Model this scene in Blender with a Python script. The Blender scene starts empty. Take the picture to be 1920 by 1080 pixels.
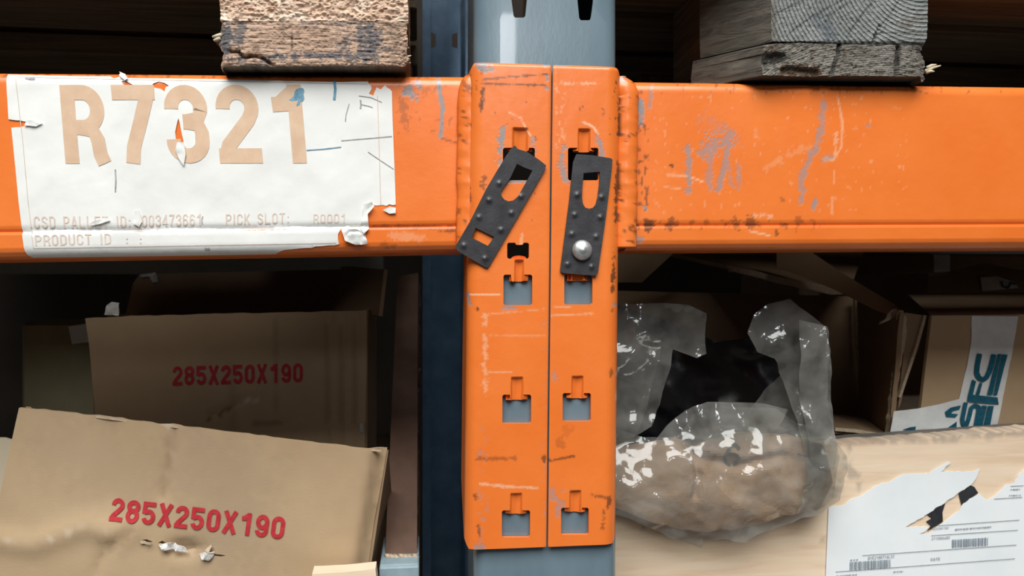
import bpy, bmesh, math, random
import numpy as np
from mathutils import Vector, Matrix
from mathutils.geometry import delaunay_2d_cdt

# ------------------------------------------------------------------ camera, world, lights
SC = bpy.context.scene
COL = SC.collection
D, F, TH = 0.52, 1478.0, math.radians(6.66)
cd = bpy.data.cameras.new('camera'); cam = bpy.data.objects.new('camera', cd); COL.objects.link(cam)
cam.location = (0, -D, 0)
cam.rotation_euler = (math.pi/2, 0, -TH)
cd.sensor_width = 36; cd.lens = 36*F/1920; cd.clip_start = .01
cd.dof.use_dof = True; cd.dof.focus_distance = .53; cd.dof.aperture_fstop = 14
SC.camera = cam
wd = bpy.data.worlds.new('world'); SC.world = wd; wd.use_nodes = True
wd.node_tree.nodes['Background'].inputs[0].default_value = (.80, .90, 1, 1)
wd.node_tree.nodes['Background'].inputs[1].default_value = .018
def area(name, loc, target, sx, sy, power, col):
    l = bpy.data.lights.new(name, 'AREA'); l.shape = 'RECTANGLE'; l.size = sx; l.size_y = sy
    l.energy = power; l.color = col
    o = bpy.data.objects.new(name, l); COL.objects.link(o); o.location = loc
    o.rotation_euler = (Vector(target)-Vector(loc)).to_track_quat('-Z', 'Y').to_euler()
    return o
area('high_bay_lamp', (.62, -6.0, 2.05), (0, 0, 0), .34, .44, 20, (.95, .98, 1))
area('roof_light', (-.3, -2.85, 2.9), (-.3, -2.85, 0), 3.2, 3.6, 395, (1, .985, .945))
SC.view_settings.view_transform = 'Standard'; SC.view_settings.look = 'None'
SC.view_settings.exposure = 0.0; SC.view_settings.gamma = 1; SC.view_settings.use_curve_mapping = False

# ------------------------------------------------------------------ helpers
RNG = np.random.default_rng(7); random.seed(7)
cT, sT = math.cos(TH), math.sin(TH)
def W(px, py, Y):
    """point of the photograph -> point on the vertical plane at depth Y behind the rack front"""
    px = np.asarray(px, float); py = np.asarray(py, float)
    a = (px-960)/F; b = -(py-540)/F
    dx = sT+a*cT; dy = cT-a*sT
    t = (Y+D)/dy
    return np.stack([dx*t, np.broadcast_to(np.asarray(Y, float), dx.shape), b*t], -1)
def proj(P):
    x = P[..., 0]; y = P[..., 1]+D; z = P[..., 2]
    d = x*sT+y*cT; r = x*cT-y*sT
    return 960+F*r/d, 540-F*z/d
TAB = RNG.random((256, 256))
def vn(x, y, s=0):
    x = np.asarray(x, float)+s*17.3; y = np.asarray(y, float)+s*9.7
    xi = np.floor(x).astype(int); yi = np.floor(y).astype(int)
    fx = x-xi; fy = y-yi; fx = fx*fx*(3-2*fx); fy = fy*fy*(3-2*fy)
    g = lambda i, j: TAB[(i) & 255, (j) & 255]
    return (g(xi, yi)*(1-fx)+g(xi+1, yi)*fx)*(1-fy)+(g(xi, yi+1)*(1-fx)+g(xi+1, yi+1)*fx)*fy
def fbm(x, y, s=0, o=4):
    v = 0; a = .5; t = 0
    for k in range(o):
        v = v+a*vn(x*2**k, y*2**k, s+k*3); t += a; a *= .5
    return v/t
def folds(x, z, s=0, n=7, f0=18., f1=70.):
    """sharp-creased crumple, about -1..1"""
    r = np.random.default_rng(100+s); v = 0; t = 0
    wx = x+.012*(fbm(x*30, z*30, s)-.5)*2; wz = z+.012*(fbm(x*30, z*30, s+5)-.5)*2
    for k in range(n):
        a = r.random()*math.pi; f = f0*(f1/f0)**(k/(n-1)); p = r.random()
        q = (wx*math.cos(a)+wz*math.sin(a))*f+p
        v = v+(np.abs(q-np.floor(q)-.5)*4-1)/f*f0; t += f0/f
    return v/t
def sstep(a, b, x):
    t = np.clip((x-a)/(b-a), 0, 1); return t*t*(3-2*t)
def seg_dist(X, Y, pts):
    d = np.full(X.shape, 1e9)
    for (x0, y0), (x1, y1) in zip(pts[:-1], pts[1:]):
        vx, vy = x1-x0, y1-y0; L = vx*vx+vy*vy+1e-12
        t = np.clip(((X-x0)*vx+(Y-y0)*vy)/L, 0, 1)
        d = np.minimum(d, np.hypot(X-x0-t*vx, Y-y0-t*vy))
    return d
class Paint:
    """wear painted per vertex: r bare metal, g grime, b pale scratch"""
    def __init__(s, P):
        s.x, s.y = proj(P); s.c = np.zeros(P.shape[:-1]+(3,))
        s.n = fbm(s.x*.12, s.y*.12, 3); s.n2 = fbm(s.x*.45, s.y*.45, 8, 3)
    def add(s, ch, m): s.c[..., ch] = np.maximum(s.c[..., ch], np.clip(m, 0, 1))
    def stroke(s, ch, pts, w, a=1., rough=.5, soft=1.5):
        d = seg_dist(s.x, s.y, pts)
        d = d+(s.n-.5)*w*2*rough+(s.n2-.5)*w*1.6*rough
        s.add(ch, a*(1-sstep(w/2-soft*.5, w/2+soft, d)))
    def dots(s, ch, x0, y0, x1, y1, thr=.72, a=1.):
        m = sstep(x0-3, x0+3, s.x)*(1-sstep(x1-3, x1+3, s.x))*sstep(y0-3, y0+3, s.y)*(1-sstep(y1-3, y1+3, s.y))
        n = fbm(s.x*.18, s.y*.10, 21)
        s.add(ch, a*m*sstep(thr, thr+.06, n))

def link(name, me, mat=None, parent=None, smooth=False):
    o = bpy.data.objects.new(name, me); COL.objects.link(o)
    if mat: me.materials.append(mat)
    if smooth: me.polygons.foreach_set('use_smooth', np.ones(len(me.polygons), bool))
    if parent is not None:
        o.parent = parent; o.matrix_parent_inverse = Matrix.Translation(-Vector(parent.get('base', (0, 0, 0))))
    return o
def thing(name, label, cat, base, group=None):
    e = bpy.data.objects.new(name, None); COL.objects.link(e)
    e.location = base; e['base'] = [float(v) for v in base]; e.empty_display_size = .02
    return tag(e, label, cat, group)
def tag(o, label, cat, group=None):
    o['label'] = label; o['category'] = cat
    if group: o['group'] = group
    return o
def structure(o, label=None):
    o['kind'] = 'structure'
    if label: o['label'] = label
    return o
def raw(name, V, Fs, mat, parent=None, smooth=False, wear=None):
    me = bpy.data.meshes.new(name)
    me.from_pydata([tuple(v) for v in V], [], [tuple(int(i) for i in f) for f in Fs])
    if wear is not None:
        at = me.attributes.new('wear', 'FLOAT_COLOR', 'POINT')
        at.data.foreach_set('color', np.concatenate([wear, np.ones((len(wear), 1))], 1).astype(np.float32).ravel())
    me.update()
    return link(name, me, mat, parent, smooth)
def solidify(P, N, T, th):
    """P front points, T triangles or quads; adds a back layer and walls"""
    n = len(P); V = np.concatenate([P, P-N*th]); Fs = [tuple(t) for t in T]+[tuple(i+n for i in reversed(t)) for t in T]
    seen = {}
    for t in T:
        for a, b in zip(t, list(t[1:])+[t[0]]):
            seen[(a, b)] = 1
    for (a, b) in seen:
        if (b, a) not in seen: Fs.append((b, a, a+n, b+n))
    return V, Fs
def inside(x, y, poly):
    c = np.zeros(x.shape, bool); p = np.asarray(poly)
    for (x0, y0), (x1, y1) in zip(p, np.roll(p, -1, 0)):
        if y0 == y1: continue
        c ^= ((y0 > y) != (y1 > y)) & (x < (x1-x0)*(y-y0)/(y1-y0)+x0)
    return c
def resample(poly, step):
    out = []
    p = [np.asarray(q, float) for q in poly]
    for a, b in zip(p, p[1:]+p[:1]):
        k = max(1, int(math.ceil(np.linalg.norm(b-a)/step)))
        out += [a+(b-a)*i/k for i in range(k)]
    return out
def ragged(pts, amp, step, seed=0, closed=False):
    """roughen an open px polyline as a torn edge"""
    r = np.random.default_rng(seed); out = []
    for a, b in zip(pts[:-1], pts[1:]):
        a = np.array(a, float); b = np.array(b, float); L = np.linalg.norm(b-a); k = max(1, int(L/step))
        nrm = np.array([-(b-a)[1], (b-a)[0]])/max(L, 1e-9)
        for i in range(k): out.append(tuple(a+(b-a)*i/k+nrm*amp*(r.random()-.5)*2*(i > 0)))
    out.append(tuple(pts[-1])); return out
def panel(name, outline, fn, mat, parent=None, th=.003, step=.003, holes=(), pts=None, wear=None, smooth=True, hstep=None):
    """a sheet cut to an outline in (u, v), bent by fn, with thickness"""
    ol = resample(outline, step); loops = [ol]+[resample(h, hstep or step*.6) for h in holes]
    v2 = []; ed = []
    for lp in loops:
        s = len(v2); v2 += [tuple(q) for q in lp]; m = len(lp)
        ed += [(s+i, s+(i+1) % m) for i in range(m)]
    nb = len(v2); A = np.array(v2)
    if pts is None:
        lo = A.min(0); hi = A.max(0)
        gx = np.arange(lo[0]+step*.5, hi[0], step); gy = np.arange(lo[1]+step*.5, hi[1], step)
        G = np.stack(np.meshgrid(gx, gy, indexing='ij'), -1).reshape(-1, 2)
        G = G+(np.random.default_rng(3).random(G.shape)-.5)*step*.3
    else: G = np.asarray(pts, float)
    if len(G):
        ok = inside(G[:, 0], G[:, 1], ol)
        for h in loops[1:]: ok &= ~inside(G[:, 0], G[:, 1], h)
        G = G[ok]
    allp = [Vector(p) for p in v2]+[Vector((float(a), float(b))) for a, b in G]
    rv, re, rf, *_ = delaunay_2d_cdt(allp, ed, [], 0, 1e-7)
    R = np.array([tuple(v) for v in rv]); T = np.array([tuple(f) for f in rf])
    c = R[T].mean(1); ok = inside(c[:, 0], c[:, 1], ol)
    for h in loops[1:]: ok &= ~inside(c[:, 0], c[:, 1], h)
    T = T[ok]
    a, b, d = R[T[:, 0]], R[T[:, 1]], R[T[:, 2]]
    ar = (b[:, 0]-a[:, 0])*(d[:, 1]-a[:, 1])-(b[:, 1]-a[:, 1])*(d[:, 0]-a[:, 0])
    T[ar < 0] = T[ar < 0][:, ::-1]
    used = np.unique(T); mp = -np.ones(len(R), int); mp[used] = np.arange(len(used)); R = R[used]; T = mp[T]
    U, V = R[:, 0], R[:, 1]; e = 2e-4
    P = fn(U, V); N = np.cross(fn(U+e, V)-fn(U-e, V), fn(U, V+e)-fn(U, V-e))
    N /= np.linalg.norm(N, axis=1)[:, None]+1e-15
    w = wear(P, U, V) if wear else None
    if th: 
        VV, Fs = solidify(P, N, [tuple(t) for t in T], th)
        if w is not None: w = np.concatenate([w, w])
    else: VV, Fs = P, T
    o = raw(name, VV, Fs, mat, parent, False, w)
    if smooth:
        o.data.polygons.foreach_set('use_smooth', np.ones(len(o.data.polygons), bool))
        try: o.data.set_sharp_from_angle(angle=math.radians(40))
        except Exception: pass
    return o
def sheet(name, us, vs, fn, mat, parent=None, th=.002, wear=None):
    U, V = np.meshgrid(us, vs, indexing='ij'); n, m = U.shape; u, v = U.ravel(), V.ravel(); e = 2e-4
    P = fn(u, v); N = np.cross(fn(u+e, v)-fn(u-e, v), fn(u, v+e)-fn(u, v-e)); N /= np.linalg.norm(N, axis=1)[:, None]+1e-15
    i, j = np.meshgrid(np.arange(n-1), np.arange(m-1), indexing='ij'); k = (i*m+j).ravel()
    T = np.stack([k, k+m, k+m+1, k+1], 1)
    w = wear(P, u, v) if wear else None
    if th:
        VV, Fs = solidify(P, N, [tuple(t) for t in T], th)
        if w is not None: w = np.concatenate([w, w])
    else: VV, Fs = P, T
    o = raw(name, VV, Fs, mat, parent, True, w)
    try: o.data.set_sharp_from_angle(angle=math.radians(40))
    except Exception: pass
    return o
def pxpanel(name, px, Y0, mat, parent=None, h=None, th=.003, step=.004, holes=(), wear=None, smooth=True):
    """sheet whose outline is traced at depth Y0 and whose relief is h(X, Z)"""
    tr = lambda q: [tuple(W(a, b, Y0)[[0, 2]]) for a, b in q]
    h = h or (lambda X, Z: 0*X)
    fn = lambda X, Z: np.stack([X, Y0+h(X, Z), Z], -1)
    return panel(name, tr(px), fn, mat, parent, th, step, [tr(q) for q in holes], None, wear, smooth)
def quad3(name, c4, mat, parent=None, th=.004, nu=24, nv=16, h=None, wear=None):
    """sheet spanned by four corner points (top-left, top-right, bottom-right, bottom-left)"""
    a, b, c, d = [np.array(q, float) for q in c4]
    nn = np.cross(b-a, a-d); nn /= np.linalg.norm(nn)
    def fn(u, v):
        P = a*((1-u)*v)[:, None]+b*(u*v)[:, None]+c*(u*(1-v))[:, None]+d*((1-u)*(1-v))[:, None]
        return P+nn*(h(u, v) if h else 0*u)[:, None]
    return sheet(name, np.linspace(0, 1, nu), np.linspace(0, 1, nv), fn, mat, parent, th, wear)
def box(name, lo, hi, mat, parent=None, bev=.002, seg=1, rough=0, sub=0):
    bm = bmesh.new(); bmesh.ops.create_cube(bm, size=1)
    lo, hi = np.array(lo, float), np.array(hi, float)
    for v in bm.verts: v.co = Vector((lo+hi)/2)+Vector(np.array(v.co)*(hi-lo))
    if bev: bmesh.ops.bevel(bm, geom=list(bm.edges), offset=bev, segments=seg, affect='EDGES', profile=.5)
    me = bpy.data.meshes.new(name); bm.to_mesh(me); bm.free()
    return link(name, me, mat, parent)
def prism(name, poly_xy, z0, z1, mat, parent=None):
    """upright prism on a footprint polygon (counter-clockwise seen from above)"""
    n = len(poly_xy); V = [(x, y, z0) for x, y in poly_xy]+[(x, y, z1) for x, y in poly_xy]
    Fs = [tuple(range(n))[::-1], tuple(range(n, 2*n))]+[(i, (i+1) % n, n+(i+1) % n, n+i) for i in range(n)]
    return raw(name, V, Fs, mat, parent)
def tube(name, pts, rad, mat, parent=None, seg=10):
    pts = np.asarray(pts, float); n = len(pts); rad = np.broadcast_to(rad, (n,)) if np.ndim(rad) < 2 else rad
    tg = np.gradient(pts, axis=0); tg /= np.linalg.norm(tg, axis=1)[:, None]
    up = np.array([0, 0, 1.]) if abs(tg[0][2]) < .9 else np.array([0, 1., 0]); V = []
    for i in range(n):
        a = np.cross(tg[i], up); a /= np.linalg.norm(a); b = np.cross(a, tg[i])
        for k in range(seg):
            q = 2*math.pi*k/seg; r = rad[i] if np.ndim(rad) == 1 else rad[i, k]
            V.append(pts[i]+r*(a*math.cos(q)+b*math.sin(q)))
    Fs = [(i*seg+k, i*seg+(k+1) % seg, (i+1)*seg+(k+1) % seg, (i+1)*seg+k) for i in range(n-1) for k in range(seg)]
    Fs += [tuple(range(seg))[::-1], tuple(range((n-1)*seg, n*seg))]
    return raw(name, V, Fs, mat, parent, True)

# ------------------------------------------------------------------ lettering: strokes of even weight, as printed stencil type
def arc(cx, cy, rx, ry, a0, a1, n=14):
    return [(cx+rx*math.cos(math.radians(a0+(a1-a0)*i/n)), cy+ry*math.sin(math.radians(a0+(a1-a0)*i/n))) for i in range(n+1)]
def glyph(ch, w, t):
    r = (w-t)/2; cx = w/2; xl = t/2; xr = w-t/2; yb = t/2; yt = 1-t/2; m = .53
    up = lambda a0, a1, q=14: arc(cx, (m+yt)/2, r, (yt-m)/2, a0, a1, q)
    dn = lambda a0, a1, q=14: arc(cx, (m+yb)/2, r, (m-yb)/2, a0, a1, q)
    G = {
     '0': [(arc(cx, yt-r, r, r, 0, 180)+arc(cx, yb+r, r, r, 180, 360), 1)],
     '8': [(up(0, 355, 22), 1), (dn(0, 355, 22), 1)],
     '3': [(arc(cx, yt-r, r, r, 185, -10)+[(xr, .68), (xr-.04, .57), (cx, m)], 0), ([(cx-.05, m), (cx+.05, m)], 0), ([(cx, m), (xr-.04, .49), (xr, .38)]+arc(cx, yb+r, r, r, 10, -185), 0)],
     '2': [(arc(cx, yt-r, r, r, 185, -20)+[(xr-.06, .55), (xl+.04, .22), (xl, yb)], 0), ([(0, yb), (w, yb)], 0)],
     '5': [([(w*.96, yt), (xl*.9, yt)], 0), ([(xl, 1), (xl, .48)], 0), ([(xl, .53)]+arc(cx, yb+.24, r, .24, 120, -165, 18), 0)],
     '6': [(arc(cx, yt-r, r, r, 5, 180)+[(xl, yb+r)], 0), (arc(cx, yb+.24, r, .24, 0, 355, 22), 1)],
     '9': [(arc(cx, yb+r, r, r, 185, 360)+[(xr, yt-r)], 0), (arc(cx, yt-.24, r, .24, 0, 355, 22), 1)],
     '7': [([(0, yt), (w, yt)], 0), ([(w-t*.5, yt), (w*.60, .5), (w*.42, .2), (w*.38, 0)], 0)],
     '1': [([(w*.66, 0), (w*.66, 1)], 0), ([(w*.12, .745), (w*.66, .765)], 0), ([(w*.3, .76), (w*.66, .93)], 0)],
     '4': [([(w*.72, 0), (w*.72, 1)], 0), ([(0, .25), (w, .25)], 0), ([(w*.68, .95), (xl*.6, .27)], 0)],
     'X': [([(t*.45, 0), (w-t*.45, 1)], 0), ([(t*.45, 1), (w-t*.45, 0)], 0)],
     'R': [([(xl, 0), (xl, 1)], 0), ([(xl, yt), (cx, yt)]+arc(cx, (yt+.46)/2, r, (yt-.46)/2, 80, -80)+[(cx, .46), (xl, .46)], 0), ([(cx*.8, .46), (cx+r*.6, .42), (xr-.02, .3), (xr, .12), (xr+t*.25, 0)], 0)],
     'P': [([(xl, 0), (xl, 1)], 0), ([(xl, yt), (cx, yt)]+arc(cx, (yt+.44)/2, r, (yt-.44)/2, 80, -80)+[(cx, .44), (xl, .44)], 0)],
     'B': [([(xl, 0), (xl, 1)], 0), ([(xl, yt), (cx, yt)]+arc(cx, (yt+m)/2, r, (yt-m)/2, 80, -80)+[(xl, m)], 0), ([(xl, m), (cx, m)]+arc(cx, (yb+m)/2, r, (m-yb)/2, 80, -80)+[(xl, yb)], 0)],
     'D': [([(xl, 0), (xl, 1)], 0), ([(xl, yt), (cx*.8, yt)]+arc(cx*.8, yt-r, xr-cx*.8, r, 80, 0)+arc(cx*.8, yb+r, xr-cx*.8, r, 0, -90)+[(xl, yb)], 0)],
     'C': [(arc(cx, yt-r, r, r, -15, 180)+arc(cx, yb+r, r, r, 180, 375), 0)],
     'S': [(arc(cx, yt-r, r, r, 0, 180)+[(xl+.02, .62), (cx, .5), (xr-.02, .38)]+arc(cx, yb+r, r, r, 0, -180), 0)],
     'A': [([(xl*.7, 0), (cx, 1)], 0), ([(cx, 1), (w-xl*.7, 0)], 0), ([(w*.2, .28), (w*.8, .28)], 0)],
     'L': [([(xl, 0), (xl, 1)], 0), ([(xl, yb), (w, yb)], 0)],
     'E': [([(xl, 0), (xl, 1)], 0)]+[([(xl, q), (w, q)], 0) for q in (yb, .52, yt)],
     'F': [([(xl, 0), (xl, 1)], 0)]+[([(xl, q), (w, q)], 0) for q in (.52, yt)],
     'T': [([(cx, 0), (cx, 1)], 0), ([(0, yt), (w, yt)], 0)],
     'I': [([(cx, 0), (cx, 1)], 0)],
     'K': [([(xl, 0), (xl, 1)], 0), ([(xl, .38), (w-t*.4, 1)], 0), ([(w*.42, .55), (w-t*.4, 0)], 0)],
     'U': [([(xl, 1)]+arc(cx, yb+r, r, r, 180, 360)+[(xr, 1)], 0)],
     'M': [([(xl, 0), (xl, 1), (cx, .3), (xr, 1), (xr, 0)], 0)],
     'N': [([(xl, 0), (xl, 1), (xr, 0), (xr, 1)], 0)],
     ':': [([(cx-t/2, .14), (cx+t/2, .14)], 0), ([(cx-t/2, .62), (cx+t/2, .62)], 0)],
     '.': [([(cx-t/2, .1), (cx+t/2, .1)], 0)],
     ' ': [],
    }
    G['O'] = G['0']
    return G.get(ch, [])
def lettering(name, text, p0, ex, ey, to3d, mat, parent, w=.52, t=.17, gap=.12):
    """text laid on a surface: p0 + ex*(0..1 over the line) + ey*(0..1 over the cap height), in px, then to3d"""
    adv = []; x = 0
    for ch in text:
        ww = {'I': t*1.6, ':': t*2, '.': t*1.6, ' ': w*.75, 'M': w*1.3, 'X': w*1.08}.get(ch, w)
        adv.append((x, ww)); x += ww+gap
    tot = x-gap; V = []; Fs = []
    for ch, (x0, ww) in zip(text, adv):
        for k, (pl, closed) in enumerate(glyph(ch, ww, t)):
            p = np.array(pl, float); n = len(p)
            if n == 2:
                p = np.array([p[0]+(p[1]-p[0])*i/4 for i in range(5)]); n = 5
            if closed: tg = np.roll(p, -1, 0)-np.roll(p, 1, 0)
            else: tg = np.gradient(p, axis=0)
            tg /= np.linalg.norm(tg, axis=1)[:, None]+1e-12
            nr = np.stack([-tg[:, 1], tg[:, 0]], 1)*t/2
            s = len(V)
            for q in np.concatenate([p+nr, p-nr]):
                gx = (x0+q[0])/tot; gy = q[1]
                V.append((p0[0]+ex[0]*gx+ey[0]*gy, p0[1]+ex[1]*gx+ey[1]*gy, k))
            for i in range(n if closed else n-1):
                j = (i+1) % n; Fs.append((s+i, s+n+i, s+n+j, s+j))
    V = np.array(V); P = to3d(V[:, 0], V[:, 1]); P[:, 1] -= V[:, 2]*1.5e-5
    return raw(name, P, Fs, mat, parent)
def flat_px(name, polys, to3d, mat, parent, step=6):
    """flat print or stain: px polygons laid on a surface"""
    V = []; Fs = []
    for poly in polys:
        ol = resample(poly, step); A = np.array(ol); lo, hi = A.min(0), A.max(0)
        gx = np.arange(lo[0]+step/2, hi[0], step); gy = np.arange(lo[1]+step/2, hi[1], step)
        G = np.stack(np.meshgrid(gx, gy, indexing='ij'), -1).reshape(-1, 2)
        if len(G): G = G[inside(G[:, 0], G[:, 1], ol)]
        m = len(ol)
        rv, re, rf, *_ = delaunay_2d_cdt([Vector(tuple(q)) for q in ol]+[Vector(tuple(q)) for q in G], [(i, (i+1) % m) for i in range(m)], [], 0, 1e-6)
        R = np.array([tuple(v) for v in rv]); s = len(V)
        for f in rf:
            c = R[list(f)].mean(0)
            if inside(np.array([c[0]]), np.array([c[1]]), ol)[0]: Fs.append(tuple(s+i for i in f))
        V += list(R)
    V = np.array(V); return raw(name, to3d(V[:, 0], V[:, 1]), Fs, mat, parent)

# ------------------------------------------------------------------ materials
def nodes(name):
    m = bpy.data.materials.new(name); m.use_nodes = True; nt = m.node_tree
    return m, nt, nt.nodes['Principled BSDF']
def N_(nt, typ, **kw):
    n = nt.nodes.new(typ)
    for k, v in kw.items():
        if k.startswith('i_'): n.inputs[k[2:].replace('_', ' ')].default_value = v
        else: setattr(n, k, v)
    return n
def ramp(nt, fac, stops):
    r = nt.nodes.new('ShaderNodeValToRGB'); nt.links.new(fac, r.inputs[0]); e = r.color_ramp.elements
    while len(e) < len(stops): e.new(.5)
    for el, (p, c) in zip(e, stops): el.position = p; el.color = (*c, 1) if len(c) == 3 else c
    return r.outputs[0]
def mixc(nt, f, a, b, blend='MIX'):
    m = nt.nodes.new('ShaderNodeMix'); m.data_type = 'RGBA'; m.blend_type = blend
    for s, v in ((0, f), (6, a), (7, b)):
        if hasattr(v, 'links') or isinstance(v, bpy.types.NodeSocket): nt.links.new(v, m.inputs[s])
        elif s == 0: m.inputs[0].default_value = v
        else: m.inputs[s].default_value = (*v, 1)
    return m.outputs[2]
def coords(nt, scale=(1, 1, 1), rot=(0, 0, 0), loc=(0, 0, 0)):
    tc = nt.nodes.new('ShaderNodeTexCoord'); mp = nt.nodes.new('ShaderNodeMapping')
    mp.inputs['Scale'].default_value = scale; mp.inputs['Rotation'].default_value = rot; mp.inputs['Location'].default_value = loc
    nt.links.new(tc.outputs['Object'], mp.inputs[0]); return mp.outputs[0]
def noise(nt, vec, scale, detail=4, rough=.6, dist=0):
    n = N_(nt, 'ShaderNodeTexNoise', i_Scale=scale, i_Detail=detail, i_Roughness=rough, i_Distortion=dist)
    nt.links.new(vec, n.inputs['Vector']); return n.outputs[0]
def bump(nt, bs, h, strength=.3, dist=.001, prev=None):
    b = N_(nt, 'ShaderNodeBump', i_Strength=strength, i_Distance=dist); nt.links.new(h, b.inputs['Height'])
    if prev is not None: nt.links.new(prev, b.inputs['Normal'])
    nt.links.new(b.outputs[0], bs.inputs['Normal']); return b.outputs[0]
def simple(name, c1, c2, scale=60, rough=.7, bmp=.2, bscale=400, bdist=.0006, metal=0, spec=.5, stretch=(1, 1, 1), coat=0, lo=.3, hi=.7):
    m, nt, b = nodes(name); v = coords(nt, stretch)
    nt.links.new(ramp(nt, noise(nt, v, scale, 5), [(lo, c1), (hi, c2)]), b.inputs['Base Color'])
    b.inputs['Roughness'].default_value = rough; b.inputs['Metallic'].default_value = metal
    b.inputs['Specular IOR Level'].default_value = spec; b.inputs['Coat Weight'].default_value = coat
    if bmp: bump(nt, b, noise(nt, v, bscale, 4), bmp, bdist)
    return m
def orange_paint():
    m, nt, b = nodes('orange_enamel'); v = coords(nt)
    at = N_(nt, 'ShaderNodeAttribute', attribute_name='wear'); sp = nt.nodes.new('ShaderNodeSeparateColor'); nt.links.new(at.outputs['Color'], sp.inputs[0])
    base = ramp(nt, noise(nt, v, 14, 4), [(.25, (.79, .170, .023)), (.75, (.85, .215, .04))])
    spk = ramp(nt, noise(nt, v, 420, 3, .7), [(.70, (0, 0, 0)), (.78, (1, 1, 1))])
    patch = ramp(nt, noise(nt, v, 22, 3), [(.52, (0, 0, 0)), (.70, (.55, .55, .55))])
    mm = nt.nodes.new('ShaderNodeMath'); mm.operation = 'MULTIPLY'; nt.links.new(spk, mm.inputs[0]); nt.links.new(patch, mm.inputs[1])
    c = mixc(nt, mm.outputs[0], base, (.25, .10, .045))
    c = mixc(nt, sp.outputs[2], c, (.86, .52, .33))
    c = mixc(nt, sp.outputs[0], c, (.27, .27, .28))
    c = mixc(nt, sp.outputs[1], c, (.045, .028, .02))
    nt.links.new(c, b.inputs['Base Color'])
    rr = ramp(nt, noise(nt, v, 30, 4), [(.3, (.30,)*3), (.7, (.42,)*3)])
    nt.links.new(rr, b.inputs['Roughness']); b.inputs['Specular IOR Level'].default_value = .5
    b.inputs['Coat Weight'].default_value = .25; b.inputs['Coat Roughness'].default_value = .18
    ad = nt.nodes.new('ShaderNodeMath'); ad.operation = 'MULTIPLY_ADD'; nt.links.new(sp.outputs[0], ad.inputs[0]); ad.inputs[1].default_value = -.8
    nt.links.new(noise(nt, v, 160, 4), ad.inputs[2])
    bump(nt, b, ad.outputs[0], .22, .0006)
    return m
M_OR = orange_paint()
M_UP = simple('grey_blue_enamel', (.125, .18, .22), (.16, .225, .27), 40, .24, .12, 300, .0005, 0, .5, (1, 1, .4), .2)
M_REAR = simple('dark_blue_steel', (.06, .12, .20), (.11, .19, .30), 30, .22, .15, 200, .0008, .3)
M_CLIP = simple('black_coated_steel', (.022, .022, .026), (.045, .046, .052), 120, .42, .25, 500, .0004, 0, .5, (1, 1, 1))
M_ZINC = simple('galvanised_zinc', (.42, .44, .45), (.62, .64, .64), 300, .42, .4, 600, .0005, .7)
M_PAPER = simple('label_paper', (.74, .755, .74), (.84, .85, .835), 25, .6, .15, 250, .0005)
M_PAPERW = simple('white_paper', (.74, .80, .84), (.82, .87, .90), 20, .7, .1, 300, .0003)
M_TAN = simple('tan_ink', (.62, .42, .28), (.71, .52, .37), 90, .7, 0)
M_TANF = simple('faded_tan_ink', (.62, .49, .41), (.74, .65, .58), 160, .7, 0)
M_RED = simple('red_ink', (.40, .012, .020), (.52, .035, .045), 260, .75, 0)
M_TEAL = simple('teal_ink', (.005, .075, .125), (.012, .13, .19), 120, .4, 0, stretch=(1, 1, 3))
M_BLACK = simple('black_ink', (.012, .013, .016), (.03, .032, .038), 100, .6, 0)
M_BAR = simple('grey_print', (.10, .12, .14), (.16, .18, .2), 100, .7, 0)
M_BARC = simple('pale_barcode_print', (.20, .25, .30), (.28, .33, .38), 100, .7, 0)
M_TAPE = simple('white_tape', (.66, .69, .69), (.80, .83, .83), 60, .33, .3, 120, .001)
M_STEEL = simple('pale_blue_steel', (.22, .31, .36), (.32, .42, .47), 60, .4, .2, 200, .0005)
M_WHITE = simple('white_fibre', (.6, .6, .58), (.78, .78, .76), 200, .8, .5, 300, .001)
M_WALL = simple('dark_wall_paint', (.045, .035, .028), (.065, .052, .042), 8, .9, .2, 40)
M_FLOOR = simple('concrete', (.16, .155, .15), (.22, .215, .21), 12, .8, .3, 60, .002)
def cardboard(name, c1, c2, flute=0):
    m, nt, b = nodes(name); v = coords(nt)
    at = N_(nt, 'ShaderNodeAttribute', attribute_name='wear'); sp = nt.nodes.new('ShaderNodeSeparateColor'); nt.links.new(at.outputs['Color'], sp.inputs[0])
    c = ramp(nt, noise(nt, v, 9, 5, .65), [(.3, c1), (.7, c2)])
    c = mixc(nt, sp.outputs[1], c, (.16, .085, .04)); c = mixc(nt, sp.outputs[2], c, (.72, .66, .56)); c = mixc(nt, sp.outputs[0], c, (.30, .23, .17))
    nt.links.new(c, b.inputs['Base Color']); b.inputs['Roughness'].default_value = .85; b.inputs['Specular IOR Level'].default_value = .25
    bump(nt, b, noise(nt, coords(nt, (1, 1, 3)), 300, 4), .15, .0005)
    return m
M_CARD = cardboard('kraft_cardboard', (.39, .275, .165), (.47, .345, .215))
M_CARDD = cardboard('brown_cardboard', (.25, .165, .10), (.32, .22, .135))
M_EDGE = simple('torn_cardboard_edge', (.40, .31, .21), (.55, .45, .33), 300, .9, .6, 500, .001)
M_KRAFT = simple('crumpled_kraft_paper', (.40, .26, .17), (.52, .36, .25), 30, .8, .25, 200, .0008)
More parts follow.
